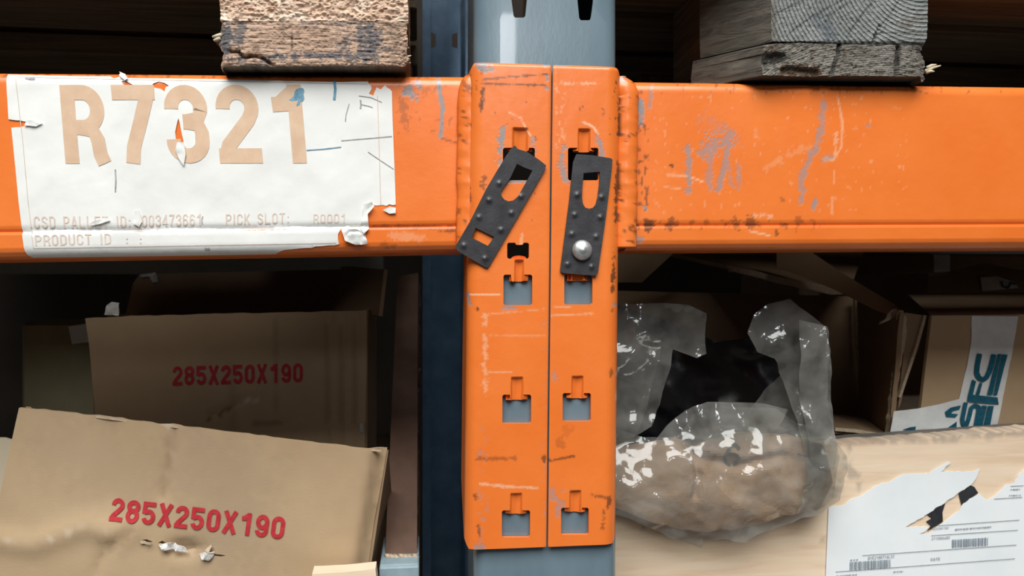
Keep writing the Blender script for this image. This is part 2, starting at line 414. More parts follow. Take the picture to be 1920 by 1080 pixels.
def pine():
    m, nt, b = nodes('pale_pine'); v = coords(nt, (2.2, 1, 26), (0, math.radians(-2.4), 0))
    w = N_(nt, 'ShaderNodeTexNoise', i_Scale=6, i_Detail=6, i_Roughness=.55, i_Distortion=.6); nt.links.new(v, w.inputs['Vector'])
    c = ramp(nt, w.outputs[0], [(.25, (.70, .50, .34)), (.48, (.79, .62, .455)), (.75, (.83, .69, .53))])
    at = N_(nt, 'ShaderNodeAttribute', attribute_name='wear'); sp = nt.nodes.new('ShaderNodeSeparateColor'); nt.links.new(at.outputs['Color'], sp.inputs[0])
    c = mixc(nt, sp.outputs[0], c, (.28, .25, .22)); c = mixc(nt, sp.outputs[1], c, (.06, .05, .05))
    nt.links.new(c, b.inputs['Base Color']); b.inputs['Roughness'].default_value = .7
    bump(nt, b, w.outputs[0], .15, .0008); return m
M_PINE = pine()
def endgrain(name, cx, cz, c1, c2, dark, freq, warp=.004):
    """sawn end grain: growth rings about an axis along the depth"""
    m, nt, b = nodes(name); v = coords(nt)
    sx = nt.nodes.new('ShaderNodeSeparateXYZ')
    nz = N_(nt, 'ShaderNodeTexNoise', i_Scale=28, i_Detail=3); nt.links.new(v, nz.inputs['Vector'])
    va = nt.nodes.new('ShaderNodeVectorMath'); va.operation = 'MULTIPLY_ADD'; nt.links.new(nz.outputs[1], va.inputs[0]); va.inputs[1].default_value = (warp*2,)*3; nt.links.new(v, va.inputs[2])
    sb = nt.nodes.new('ShaderNodeVectorMath'); sb.operation = 'SUBTRACT'; nt.links.new(va.outputs[0], sb.inputs[0]); sb.inputs[1].default_value = (cx+warp, 0, cz+warp)
    ml = nt.nodes.new('ShaderNodeVectorMath'); ml.operation = 'MULTIPLY'; nt.links.new(sb.outputs[0], ml.inputs[0]); ml.inputs[1].default_value = (1, 0, 1)
    ln = nt.nodes.new('ShaderNodeVectorMath'); ln.operation = 'LENGTH'; nt.links.new(ml.outputs[0], ln.inputs[0])
    mu = nt.nodes.new('ShaderNodeMath'); mu.operation = 'MULTIPLY'; nt.links.new(ln.outputs['Value'], mu.inputs[0]); mu.inputs[1].default_value = freq
    fr = nt.nodes.new('ShaderNodeMath'); fr.operation = 'FRACT'; nt.links.new(mu.outputs[0], fr.inputs[0])
    ring = ramp(nt, fr.outputs[0], [(0, (.05,)*3), (.18, (.75,)*3), (.7, (1,)*3), (1, (.12,)*3)])
    blotch = ramp(nt, noise(nt, v, 35, 5), [(.3, c1), (.7, c2)])
    at = N_(nt, 'ShaderNodeAttribute', attribute_name='wear'); sp = nt.nodes.new('ShaderNodeSeparateColor'); nt.links.new(at.outputs['Color'], sp.inputs[0])
    c = mixc(nt, ring, dark, blotch); c = mixc(nt, sp.outputs[0], c, (.012, .01, .01)); c = mixc(nt, sp.outputs[1], c, (.07, .04, .02)); c = mixc(nt, sp.outputs[2], c, (.055, .075, .10))
    nt.links.new(c, b.inputs['Base Color']); b.inputs['Roughness'].default_value = .85
    p = bump(nt, b, ring, .35, .0010); bump(nt, b, noise(nt, v, 400, 4, .7), .35, .0010, p)
    return m
def timber(name, c1, c2, axis='y'):
    m, nt, b = nodes(name); s = {'y': (45, 2.5, 45), 'x': (2.5, 45, 45), 'z': (45, 45, 2.5)}[axis]
    v = coords(nt, s); n = noise(nt, v, 3, 6, .6, .8)
    nt.links.new(ramp(nt, n, [(.3, c1), (.7, c2)]), b.inputs['Base Color']); b.inputs['Roughness'].default_value = .85
    bump(nt, b, n, .5, .0015); return m
def chips(name):
    """pressed wood chip block"""
    m, nt, b = nodes(name); v = coords(nt, (60, 60, 110), (0, math.radians(24), 0))
    vo = N_(nt, 'ShaderNodeTexVoronoi', i_Scale=1.6, i_Randomness=1); 
    d = noise(nt, v, 1.2, 3); mxv = nt.nodes.new('ShaderNodeVectorMath'); mxv.operation = 'ADD'; nt.links.new(v, mxv.inputs[0]); nt.links.new(d, mxv.inputs[1]); nt.links.new(mxv.outputs[0], vo.inputs['Vector'])
    c = ramp(nt, vo.outputs['Color'], [(.0, (.36, .22, .14)), (.25, (.56, .385, .28)), (.6, (.66, .485, .37)), (1, (.78, .63, .51))])
    c = mixc(nt, ramp(nt, noise(nt, v, 2.2, 4, .7), [(.58, (0, 0, 0)), (.72, (.8, .8, .8))]), c, (.17, .085, .045))
    nt.links.new(c, b.inputs['Base Color']); b.inputs['Roughness'].default_value = .85
    bump(nt, b, vo.outputs['Distance'], .8, .002); return m
def film():
    """thin polythene: mostly clear, a little milky, mirror-like glints"""
    m, nt, b = nodes('clear_plastic_film'); out = nt.nodes['Material Output']; v = coords(nt); nt.nodes.remove(b)
    bp = N_(nt, 'ShaderNodeBump', i_Strength=.22, i_Distance=.002); nt.links.new(noise(nt, v, 90, 2, .5, .8), bp.inputs['Height'])
    df = nt.nodes.new('ShaderNodeBsdfDiffuse'); df.inputs[0].default_value = (.46, .46, .44, 1)
    tr = nt.nodes.new('ShaderNodeBsdfTransparent'); tr.inputs[0].default_value = (.90, .90, .88, 1)
    gl = nt.nodes.new('ShaderNodeBsdfGlossy'); gl.inputs['Roughness'].default_value = .11; gl.inputs[0].default_value = (.95, .97, 1, 1)
    nt.links.new(bp.outputs[0], gl.inputs['Normal'])
    m1 = nt.nodes.new('ShaderNodeMixShader'); m2 = nt.nodes.new('ShaderNodeMixShader')
    nt.links.new(ramp(nt, noise(nt, v, 45, 4), [(.3, (.06,)*3), (.75, (.21,)*3)]), m1.inputs[0]); nt.links.new(tr.outputs[0], m1.inputs[1]); nt.links.new(df.outputs[0], m1.inputs[2])
    lw = N_(nt, 'ShaderNodeLayerWeight', i_Blend=.5); nt.links.new(bp.outputs[0], lw.inputs['Normal'])
    pw = nt.nodes.new('ShaderNodeMath'); pw.operation = 'POWER'; nt.links.new(lw.outputs['Facing'], pw.inputs[0]); pw.inputs[1].default_value = 4
    ma = nt.nodes.new('ShaderNodeMath'); ma.operation = 'MULTIPLY_ADD'; nt.links.new(pw.outputs[0], ma.inputs[0]); ma.inputs[1].default_value = .35; ma.inputs[2].default_value = .03
    nt.links.new(ma.outputs[0], m2.inputs[0]); nt.links.new(m1.outputs[0], m2.inputs[1]); nt.links.new(gl.outputs[0], m2.inputs[2]); nt.links.new(m2.outputs[0], out.inputs[0])
    return m
M_FILM = film()
M_BLKPL = simple('black_plastic', (.008, .008, .011), (.016, .016, .02), 40, .38, .2, 60, .002)
M_DECKD = timber('dark_deck_timber', (.10, .065, .04), (.19, .13, .08), 'x')
M_DECKY = timber('dark_deck_timber_lengthways', (.10, .07, .045), (.20, .14, .09), 'y')
M_PLANK = simple('brown_stained_board', (.10, .055, .038), (.19, .115, .085), 18, .45, .3, 90, .001, stretch=(1, 1, .5), coat=.2)

# ------------------------------------------------------------------ the setting
ZF = -1.35
structure(box('floor', (-2.6, -1.2, ZF-.05), (2.9, 1.75, ZF), M_FLOOR, None, 0))
structure(box('wall_back', (-2.6, 1.62, ZF), (2.9, 1.70, 1.6), M_WALL, None, 0))

# ------------------------------------------------------------------ orange rack beams with their welded connectors
LEAN = math.tan(math.radians(.6)); XG = float(W(1031, 540, 0)[0])
def uz(px, py):
    p = W(px, py, 0); return (float(p[0]-p[2]*LEAN-XG), float(p[2]))
ZT, ZB = uz(960, 118)[1], uz(960, 1028)[1]
def slot(x0, x1, y0, y1, tab=None, c=2.6):
    o = [(x0, y1-c), (x0, y0+c), (x0+c, y0)]
    if tab: a, b, t = tab; o += [(a, y0), (a+1, t-1.5), (a+3, t), (b-3, t), (b-1, t-1.5), (b, y0)]
    o += [(x1-c, y0), (x1, y0+c), (x1, y1-c), (x1-c, y1), (x0+c, y1)]
    return [uz(*q) for q in o]
CONN = {
 'left': dict(sg=-1, bend=902, r=.0092,
   slots=[slot(943, 1003, 277, 338, (960, 992, 283)), slot(951, 992, 455, 485, (966, 982, 459)), slot(944, 998, 515, 572, (958, 982, 528)), slot(942, 996, 740, 794, (956, 981, 751)), slot(941, 994, 957, 1008, (957, 979, 966))],
   pockets=[(961, 990, 240, 283), (965, 982, 488, 528), (958, 981, 708, 751), (957, 979, 926, 966)]),
 'right': dict(sg=1, bend=1136, r=.0104,
   slots=[slot(1065, 1122, 277, 338, (1083, 1108, 284)), slot(1070, 1108, 456, 484), slot(1058, 1111, 515, 571, (1071, 1095, 527)), slot(1055, 1108, 737, 790, (1071, 1095, 748)), slot(1052, 1104, 952, 1003, (1068, 1091, 962))],
   pockets=[(1084, 1107, 242, 284), (1073, 1094, 488, 527), (1072, 1094, 706, 748), (1068, 1090, 921, 962)])}
def connector(side, parent):
    c = CONN[side]; sg, r = c['sg'], c['r']; Lf = abs(uz(c['bend'], 560)[0]); LEG = .040
    end = Lf+r*math.pi/2+LEG; g = .0006
    pk = []
    for x0, x1, y0, y1 in c['pockets']:
        a = uz(x0, (y0+y1)/2)[0]; b = uz(x1, (y0+y1)/2)[0]; pk.append((a, b, uz(x0, y0)[1], uz(x0, y1)[1]))
    def fn(u, v):
        s = np.abs(u)*np.sign(u*sg); an = np.clip((s-Lf)/r, 0, math.pi/2); ex = np.maximum(s-Lf-r*math.pi/2, 0)
        X = np.where(s < Lf, s, Lf+r*np.sin(an)); Y = r*(1-np.cos(an))+ex
        Y = Y+np.maximum(.0018-s, 0)**2/.0034
        Y = Y+np.maximum(v-(ZT-.0022), 0)**2/.003+.0004*(fbm(u*60, v*30, 2)-.5)
        for a, b, z0, z1 in pk:
            xc = (a+b)/2; hw = (b-a)/2; q = np.abs(u-xc)/hw
            m = (1-sstep(.72, 1.08, q))*sstep(z0+.0006, z0-.0010, v)*sstep(z1-.004, z1-.001, v)
            Y = Y+m*(.0025+.0014*np.clip((z0-v)/(z0-z1), 0, 1.2))*(1-.3*q.clip(0, 1))
        return np.stack([XG+sg*X+v*LEAN, Y, v], -1)
    oc = [(g, ZB), (Lf+r*.75, ZB), (Lf+r*1.15, ZB+.004), (end, ZB+.035), (end, ZT-.022), (Lf+r*1.1, ZT-.004), (Lf+r*.7, ZT), (g+.001, ZT), (g, ZT-.001)]
    oc = [(sg*a, b) for a, b in oc]
    if sg < 0: oc = oc[::-1]
    lo = min(a for a, b in oc); hi = max(a for a, b in oc); st = .00105
    G = np.stack(np.meshgrid(np.arange(lo+st/2, hi, st), np.arange(ZB+st/2, ZT, st), indexing='ij'), -1).reshape(-1, 2)
    G = G[(np.abs(G[:, 0]) < Lf+r*math.pi/2+.004) | (RNG.random(len(G)) < .05)]
    G = [G+(RNG.random(G.shape)-.5)*st*.3]
    for a, b, z0, z1 in pk:
        G.append(np.stack(np.meshgrid(np.arange(a-.002, b+.002, .00042), np.arange(z1-.001, z0+.0025, .00042), indexing='ij'), -1).reshape(-1, 2)+(RNG.random(2)-.5)*1e-4)
    def wear(P, u, v):
        p = Paint(P); f = WEAR_L if sg < 0 else WEAR_R; f(p); return p.c
    return panel('connector_plate', oc, fn, M_OR, parent, .0036, .002, c['slots'], np.concatenate(G), wear, hstep=.0009)
def WEAR_L(p):
    p.stroke(1, [(904, 149), (960, 144), (1028, 139)], 2.2, .75, .9); p.stroke(1, [(901, 157), (940, 158), (1024, 160)], 2.2, .8, .9)
    p.stroke(0, [(903, 122), (917, 128)], 14, .9, .8); p.stroke(0, [(1024, 121), (1028, 123)], 8); p.stroke(0, [(1025, 140), (1027, 150)], 5); p.stroke(0, [(1025, 164), (1027, 168)], 5)
    p.stroke(1, [(904, 168), (903, 208)], 5, .8, 1); p.stroke(1, [(908, 335), (905, 352)], 6, .6, 1)
    p.stroke(0, [(945, 243), (941, 262), (937, 300)], 9, .9, .9); p.stroke(0, [(952, 340), (985, 340)], 6, .9); p.stroke(0, [(998, 258), (1003, 285)], 6, .8, .9)
    p.stroke(2, [(955, 211), (978, 222), (985, 240), (1000, 262)], 2, .7, .7); p.stroke(2, [(935, 325), (940, 300)], 4, .7)
    p.stroke(2, [(880, 552), (937, 552)], 2, .9, .3); p.stroke(0, [(878, 552), (880, 568)], 6, .9); p.stroke(0, [(945, 577), (968, 578)], 6, .7); p.stroke(1, [(894, 577), (895, 580)], 6, .8)
    for y, h in ((600, 8), (635, 6), (660, 10), (692, 8), (725, 14)): p.stroke(2, [(908, y-h), (911, y+h)], 7, .45, .9)
    p.stroke(2, [(910, 697), (960, 698)], 2, .5, .4); p.stroke(1, [(893, 860), (965, 859)], 5, .45, .9); p.stroke(2, [(900, 907), (945, 912), (1008, 915)], 3.5, .65, .5)
    p.stroke(1, [(891, 925), (893, 935)], 6, .6, 1); p.stroke(1, [(897, 985), (900, 1003)], 4, .6, 1); p.stroke(0, [(893, 1026), (903, 1026)], 9, .7); p.stroke(1, [(1020, 858), (1021, 866)], 6, .7)
    p.stroke(2, [(905, 590), (1020, 580)], 2, .35, .9); p.stroke(2, [(915, 628), (1022, 630)], 2, .3, .9)
    p.stroke(2, [(975, 468), (980, 440)], 4, .5, .9); p.dots(0, 1016, 560, 1030, 1020, .66, .5); p.dots(0, 895, 800, 915, 1025, .62, .4); p.dots(1, 860, 200, 885, 470, .66, .7)
    p.dots(1, 866, 130, 905, 180, .60, .5); p.dots(1, 905, 180, 1030, 470, .80, .7)
def WEAR_R(p):
    p.stroke(0, [(1045, 119), (1060, 122)], 7); p.stroke(0, [(1163, 122), (1167, 138), (1166, 150)], 8, .9, .8); p.stroke(2, [(1060, 157), (1115, 156)], 3, .6, .8)
    p.stroke(1, [(1162, 185), (1163, 210), (1160, 235), (1161, 253)], 5, .9, .9); p.stroke(1, [(1131, 204), (1132, 214)], 5, .7, .9); p.stroke(1, [(1158, 302), (1157, 345), (1154, 415)], 5, .85, .8)
    p.stroke(1, [(1151, 478), (1151, 510), (1148, 550)], 5, .8, 1); p.stroke(0, [(1056, 275), (1052, 300), (1060, 340)], 10, .8, .9); p.stroke(0, [(1118, 255), (1127, 275), (1130, 300)], 7, .8, .9)
    p.stroke(2, [(1094, 229), (1112, 238), (1122, 252)], 3, .9, .4); p.stroke(0, [(1150, 571), (1165, 572)], 4, .8); p.stroke(1, [(1147, 580), (1148, 584)], 5, .5)
    p.stroke(2, [(1030, 592), (1110, 588)], 2, .6, .5); p.stroke(2, [(1040, 575), (1070, 576)], 2, .5, .5); p.stroke(1, [(1146, 690), (1145, 705)], 4, .6, .9)
    p.stroke(0, [(1040, 693), (1039, 712)], 7, .5, .9); p.stroke(1, [(1029, 862), (1034, 864), (1075, 855)], 3.5, .75, .6); p.stroke(1, [(1050, 825), (1052, 832)], 14, .25, .5)
    p.stroke(1, [(1110, 928), (1140, 934)], 3, .6, .9); p.stroke(1, [(1143, 935), (1142, 950)], 5, .7, 1); p.stroke(1, [(1132, 960), (1131, 990)], 4, .6, 1); p.stroke(2, [(1158, 690), (1157, 750)], 3, .9, .8)
    p.dots(0, 1030, 915, 1060, 970, .56, .55); p.dots(1, 1150, 150, 1200, 470, .68, .7); p.dots(2, 1040, 150, 1060, 280, .62, .4); p.dots(1, 1040, 160, 1160, 420, .80, .7)
    p.stroke(1, [(1060, 812), (1068, 806)], 20, .15, .5)

YB = .012                                                # depth of the beams' front faces
PROF = np.array([(.052, 0), (.010, 0), (.0055, .0004), (.0025, .0018), (.0005, .0042), (-.0004, .007), (-.0006, .0145), (-.0002, .0158), (.0012, .0164), (.0018, .0168), (.0012, .0174), (.0004, .0184), (.0, .020), (.0, .060), (.0, .106)]
    + [(.0075*(1-math.cos(a)), .1135-.0075+.0075*math.sin(a)) for a in np.linspace(.15, math.pi/2, 9)] + [(.052, .1135)])
HB = .1135
SL = np.concatenate([[0], np.cumsum(np.linalg.norm(np.diff(PROF, axis=0), axis=1))])
def line(p, q):
    a = W(*p, YB); b = W(*q, YB); k = (b[2]-a[2])/(b[0]-a[0]); return lambda x: a[2]+k*(x-a[0])
BEAM = {'left': (line((0, 133), (860, 140)), line((0, 487), (860, 472))), 'right': (line((1200, 150), (1920, 160)), line((1200, 470), (1920, 465)))}
def beam_y(side):
    zt, zb = BEAM[side]; fr = PROF[2:-1]
    return lambda X, Z: YB+np.interp((Z-zb(X))/(zt(X)-zb(X))*HB, fr[:, 1], fr[:, 0])
def beam(side, parent, x0, x1, wearf):
    zt, zb = BEAM[side]
    def fn(x, s):
        y = np.interp(s, SL, PROF[:, 0]); q = np.interp(s, SL, PROF[:, 1])/HB
        z = zb(x)+(zt(x)-zb(x))*q
        return np.stack([x, YB+y+.0005*(fbm(x*25, s*25, 4)-.5), z], -1)
    lo, hi = min(x0, x1), max(x0, x1)
    vis = (-.46, x1) if side == 'left' else (x0, .58)
    us = np.unique(np.concatenate([np.arange(lo, hi, .05), np.arange(vis[0], vis[1], .0011), [hi]]))
    fine = np.interp(np.array([.0004, .1105]), PROF[2:-1, 1], SL[2:-1])
    vs = np.unique(np.concatenate([SL, np.arange(fine[0], fine[1], .0012)]))
    return sheet('beam_section', us, vs, fn, M_OR, parent, .002, lambda P, u, v: wearf(P))
def BW_L(P):
    p = Paint(P)
    p.stroke(0, [(764, 170), (773, 178)], 16, .95, .6); p.stroke(0, [(783, 155), (787, 162)], 9, .9); p.stroke(0, [(822, 150), (825, 180), (831, 200), (828, 225), (826, 256)], 6.5, .95, .3)
    p.stroke(1, [(757, 192), (760, 226)], 12, .35, .9); p.stroke(1, [(760, 160), (800, 170)], 14, .25, 1); p.stroke(1, [(828, 259), (856, 268)], 2, .6, .8)
    p.stroke(1, [(700, 425), (860, 427)], 5, .45, .8); p.stroke(1, [(720, 460), (740, 464)], 9, .35, .9); p.stroke(2, [(735, 442), (790, 446)], 12, .3, .6); p.stroke(1, [(820, 432), (860, 435)], 3, .7, .7)
    p.dots(1, 740, 140, 860, 250, .70, .35); p.dots(1, 0, 128, 860, 148, .55, .5)
    return p.c
def BW_R(P):
    p = Paint(P)
    p.stroke(0, [(1290, 275), (1292, 318), (1291, 360)], 10, .75, .6); p.stroke(0, [(1325, 280), (1345, 262), (1372, 262)], 24, .62, .9); p.stroke(0, [(1330, 290), (1331, 352)], 9, .55, .8)
    p.stroke(0, [(1368, 268), (1358, 310), (1349, 354)], 10, .7, .6); p.stroke(0, [(1365, 300), (1372, 345)], 6, .5, .7); p.stroke(0, [(1384, 315), (1385, 352)], 8, .5, .8); p.stroke(0, [(1330, 225), (1350, 245)], 20, .28, 1)
    p.stroke(0, [(1543, 195), (1541, 235), (1528, 280), (1510, 315), (1503, 345), (1503, 376)], 11, .62, .6)
    p.stroke(2, [(1570, 180), (1580, 230), (1578, 275), (1562, 300)], 2.5, .6, .6); p.stroke(2, [(1568, 250), (1565, 300), (1545, 298)], 5, .5, .9); p.stroke(2, [(1440, 312), (1470, 295), (1530, 270)], 8, .2, 1.3); p.stroke(2, [(1564, 320), (1563, 345)], 2, .5); p.stroke(2, [(1560, 370), (1560, 400)], 4, .35)
    p.stroke(0, [(1530, 375), (1525, 390)], 7, .8); p.stroke(0, [(1545, 298), (1560, 295)], 9, .5, .9); p.stroke(2, [(1251, 328), (1285, 329), (1317, 340)], 2, .9, .3); p.stroke(2, [(1245, 351), (1275, 353)], 1.8, .6, .3)
    p.stroke(2, [(1415, 404), (1450, 405)], 6, .5, .8); p.stroke(2, [(1405, 433), (1443, 442)], 2.5, .8, .4); p.stroke(0, [(1627, 235), (1629, 237)], 6, .6)
    for x, w, a in ((1190, 14, .6), (1216, 13, .75), (1258, 14, .6), (1380, 12, .5), (1408, 14, .6), (1497, 12, .4)): p.stroke(1, [(x, 415), (x, 424)], w, a, .8)
    p.stroke(1, [(1465, 371), (1468, 375)], 7, .4); p.stroke(1, [(1455, 434), (1456, 440)], 6, .6); p.stroke(1, [(1213, 360), (1212, 385)], 4, .7, .7); p.stroke(0, [(1209, 388), (1211, 392)], 6)
    p.stroke(0, [(1199, 192), (1203, 212), (1200, 232)], 9, .95, .8); p.stroke(0, [(1222, 162), (1219, 205)], 5, .6, .8); p.stroke(0, [(1190, 440), (1196, 450)], 16, .75, .9); p.stroke(1, [(1258, 310), (1260, 312)], 4)
    p.dots(1, 1195, 230, 1216, 430, .60, .7); p.dots(1, 1180, 412, 1540, 430, .60, .45); p.dots(1, 1196, 148, 1920, 176, .68, .5); p.dots(2, 1220, 170, 1700, 400, .74, .3)
    return p.c
def weld(side, parent):
    zt, zb = BEAM[side]; px = 876 if side == 'left' else 1173
    x = float(W(px, 300, .008)[0]); n = 110
    z = np.linspace(zb(x)+.002, ZT-.0045, n); q = np.linspace(0, 1, n)
    rad = np.zeros((n, 16))
    for k in range(16):
        a = 2*math.pi*k/16; e = 1/math.hypot(math.cos(a)/.0078, math.sin(a)/.0048)
        rad[:, k] = e*(.92+.14*fbm(q*22, np.full(n, k*.4), 3))*(1-.4*sstep(.93, 1, q))
    ins = .0055*sstep(.88, 1, q)*(1 if side == 'left' else -1)
    p = np.stack([x+z*LEAN+ins+.0014*(fbm(q*9, q*0, 7)-.5), .0090+.001*sstep(.9, 1, q), z], 1)
    o = tube('weld_bead', p, rad, M_OR, parent, 16)
    P = np.array([v.co for v in o.data.vertices]); pt = Paint(P); (WEAR_L if side == 'left' else WEAR_R)(pt)
    pt.dots(1, 840, 120, 1220, 480, .68, .6)
    at = o.data.attributes.new('wear', 'FLOAT_COLOR', 'POINT'); at.data.foreach_set('color', np.concatenate([pt.c, np.ones((len(P), 1))], 1).astype(np.float32).ravel())
for side, lab in (('left', 'orange steel rack beam carrying the large white R7321 label'), ('right', 'orange steel rack beam without a label, below the grey weathered pallet')):
    xs = (-1.5, float(W(872, 300, .01)[0])) if side == 'left' else (float(W(1176, 300, .01)[0]), 1.7)
    t = thing('rack_beam', lab, 'beam', (sum(xs)/2, .03, 0), 'orange beams of the pallet rack')
    connector(side, t); beam(side, t, xs[0], xs[1], BW_L if side == 'left' else BW_R); weld(side, t)

# ------------------------------------------------------------------ upright frame
UPF = thing('upright_frame', 'blue-grey steel rack upright behind the two orange connectors', 'rack upright', (float(W(1026, 540, 0)[0]), .3, ZF))
YU = .0046
def post(name, parent, xa, xb, Y0, z0, z1, holes, mat, r=.009, leg=.062, back=False, zs=.02):
    """roll-formed post: face between xa and xb, rounded corners, two legs, return lips"""
    L = (xb-xa)-2*r; q = r*math.pi/2; lip = .014; sgn = -1 if back else 1
    U = np.array([-L/2-q-leg-lip, -L/2-q-leg, -L/2-q, -L/2, L/2, L/2+q, L/2+q+leg, L/2+q+leg+lip])
    xm = (xa+xb)/2
    def fn(u, v):
        s = np.abs(u); an = np.clip((s-L/2)/r, 0, math.pi/2); ex = np.clip(s-L/2-q, 0, leg); li = np.maximum(s-L/2-q-leg, 0)
        X = np.minimum(s, L/2)+r*np.sin(an)-li; Y = r*(1-np.cos(an))+ex
        return np.stack([xm+np.sign(u)*X, Y0+sgn*Y, v], -1) if not back else np.stack([xm-np.sign(u)*X, Y0-Y, v], -1)
    us = np.unique(np.concatenate([U[1:-1]]+[np.linspace(a, a+q, 7) for a in (U[2], U[4])]+[np.linspace(U[3], U[4], 8)]+[U[1:2]-1e-4, U[6:7]+1e-4]))
    pts = np.stack(np.meshgrid(us, np.arange(z0+zs/2, z1, zs), indexing='ij'), -1).reshape(-1, 2)
    oc = [(U[0], z0)]+[(a, z0) for a in us]+[(U[-1], z0), (U[-1], z1)]+[(a, z1) for a in us[::-1]]+[(U[0], z1)]
    return panel(name, oc, fn, mat, parent, .002, zs, holes, pts, hstep=.002)
xa, xb = float(W(889, 540, YU)[0]), float(W(1159, 540, YU)[0]); xm = (xa+xb)/2
def upx(q): return [(float(W(a, b, YU)[0])-xm, float(W(a, b, YU)[2])) for a, b in q]
tear = [upx([(957, -40), (990, -40), (988, 0), (985, 30), (982, 33), (966, 33), (963, 30), (959, 0)]), upx([(1081, -38), (1114, -38), (1112, 4), (1108, 34), (1105, 38), (1089, 38), (1086, 34), (1083, 4)]),
        upx([(938, 262), (1006, 262), (1000, 345), (945, 345)]), upx([(1060, 262), (1126, 262), (1120, 345), (1066, 345)]), upx([(948, 448), (996, 448), (994, 492), (950, 492)])]
post('front_post', UPF, xa, xb, YU, ZF, .95, tear, M_UP)
ra, rb = float(W(792, 60, .86)[0]), float(W(884, 60, .86)[0]); rm = (ra+rb)/2
def rpx(q): return [(-(float(W(a, b, .86)[0])-rm), float(W(a, b, .86)[2])) for a, b in q]
post('rear_post', UPF, ra, rb, .86, ZF, .95, [rpx([(808, 62), (817, 66), (817, 88), (808, 92)]), rpx([(858, 62), (847, 66), (847, 88), (858, 92)])], M_REAR, leg=.05, back=True)
for za, zb_ in ((-1.0, -.55), (.55, .90)):
    tube('brace', [(xm, .06, za), (rm, .82, zb_)], .012, M_REAR, UPF, 8)

# ------------------------------------------------------------------ locking clips hooked in the connector slots
def cpx(x, y): return (840+x/3.176, 260+y/3.176)
def clip(label, outline, holes, dims, Y0, tilt, rivet=None):
    c = np.mean([cpx(*q) for q in outline], 0); b = W(c[0], c[1], Y0)
    t = thing('locking_clip', label, 'clip', b, 'black beam locking clips')
    def h(X, Z):
        y = tilt*(Z-b[2])
        for x, z in dims:
            w = W(*cpx(x, z), Y0); d = np.hypot(X-w[0], Z-w[2]); y = y-.0011*np.exp(-(d/.0014)**2)
        return y
    cp_ = pxpanel('clip_plate', [cpx(*q) for q in outline], Y0, M_CLIP, t, h, .0014, .0009, [[cpx(*q) for q in hh] for hh in holes])
    if rivet:
        w = W(*cpx(*rivet), Y0-.001); V = []; Fs = []; n = 28; R = .0069
        pr = [(R*.98, 0), (R, -.0006), (R*.93, -.0020), (R*.75, -.0031), (R*.5, -.0037), (R*.28, -.0040), (R*.24, -.0043), (0.0001, -.0044)]
        for rr, yy in pr:
            for k in range(n): V.append((w[0]+rr*math.cos(2*math.pi*k/n), w[1]+yy, w[2]+rr*math.sin(2*math.pi*k/n)))
        for i in range(len(pr)-1):
            for k in range(n): Fs.append((i*n+k, i*n+(k+1) % n, (i+1)*n+(k+1) % n, (i+1)*n+k))
        o = raw('rivet_head', V, Fs, M_ZINC, cp_, True); o['label'] = 'domed galvanised rivet head'
    return t
clip('tilted black steel locking clip on the left connector, without a rivet',
     [(340, 110), (378, 58), (398, 40), (415, 62), (470, 78), (545, 128), (585, 160), (578, 182), (250, 752), (238, 768), (222, 766), (58, 668), (46, 652), (50, 630), (130, 495), (230, 295)],
     [[(410, 150), (455, 172), (503, 190), (470, 250), (418, 342), (388, 368), (360, 373), (335, 362), (318, 340), (314, 315), (340, 275), (370, 235)], [(165, 530), (275, 585), (238, 638), (140, 588)]],
     [(305, 268), (435, 345), (245, 368), (378, 445), (185, 470), (315, 545), (95, 638), (220, 715)], -.0022, -.012)
clip('upright black steel locking clip held by a round galvanised rivet',
     [(745, 140), (765, 92), (860, 98), (972, 116), (981, 126), (975, 190), (940, 470), (892, 800), (880, 816), (780, 808), (682, 800), (668, 784), (690, 620), (725, 350)],
     [[(808, 204), (905, 196), (902, 270), (892, 345), (880, 392), (862, 412), (840, 417), (818, 410), (803, 388), (798, 340), (803, 260)]],
     [(770, 335), (915, 350), (755, 455), (908, 470), (738, 570), (882, 585), (712, 750), (855, 765)], -.0022, .008, (798, 665))

# ------------------------------------------------------------------ location label on the left beam
LY = beam_y('left')
def lab3(off):
    def f(px, py):
        P = W(px, py, YB); P[..., 1] = LY(P[..., 0], P[..., 2])-off-.0; return P
    return f
lt = thing('location_label', 'large torn white paper location label reading R7321 in tan print', 'label', W(380, 310, YB))
out = [(12, 138), (70, 140), (150, 142), (205, 142), (214, 147), (226, 141), (236, 146), (330, 147), (430, 149), (520, 151), (640, 154), (690, 152)]
out += ragged([(690, 152), (697, 166), (692, 176), (700, 180), (706, 164), (714, 168), (722, 160), (735, 172)], 1.5, 5, 1)
out += [(736, 220), (740, 320), (742, 384)]+ragged([(742, 384), (712, 385), (698, 384), (690, 394), (683, 404), (690, 420), (686, 445), (676, 436), (655, 430), (640, 428)], 2, 6, 2)
out += ragged([(640, 428), (634, 440), (636, 458), (600, 462), (560, 466), (525, 471), (515, 476)], 1.5, 8, 3)
out += [(400, 478), (200, 481), (58, 483), (50, 478), (47, 470), (36, 380), (22, 240)]+ragged([(22, 240), (46, 237), (68, 233), (45, 228), (17, 224)], 1, 7, 4)
lh = lambda c: [(a, b) for a, b in c]
holes = [lh([(228, 152), (238, 153), (252, 161), (246, 164), (232, 159)]), lh([(283, 163), (288, 157), (298, 153), (309, 156), (317, 161), (311, 164), (309, 172), (302, 167), (292, 165)]), lh([(335, 222), (338, 232), (341, 250), (345, 266), (338, 270), (331, 266), (329, 248), (332, 234)])]
def labY(X, Z): return LY(X, Z)-.0006-.0006*(fbm(X*30, Z*30, 12)-.45)-.0004*folds(X, Z, 4)
def labfn(X, Z): return np.stack([X, labY(X, Z), Z], -1)
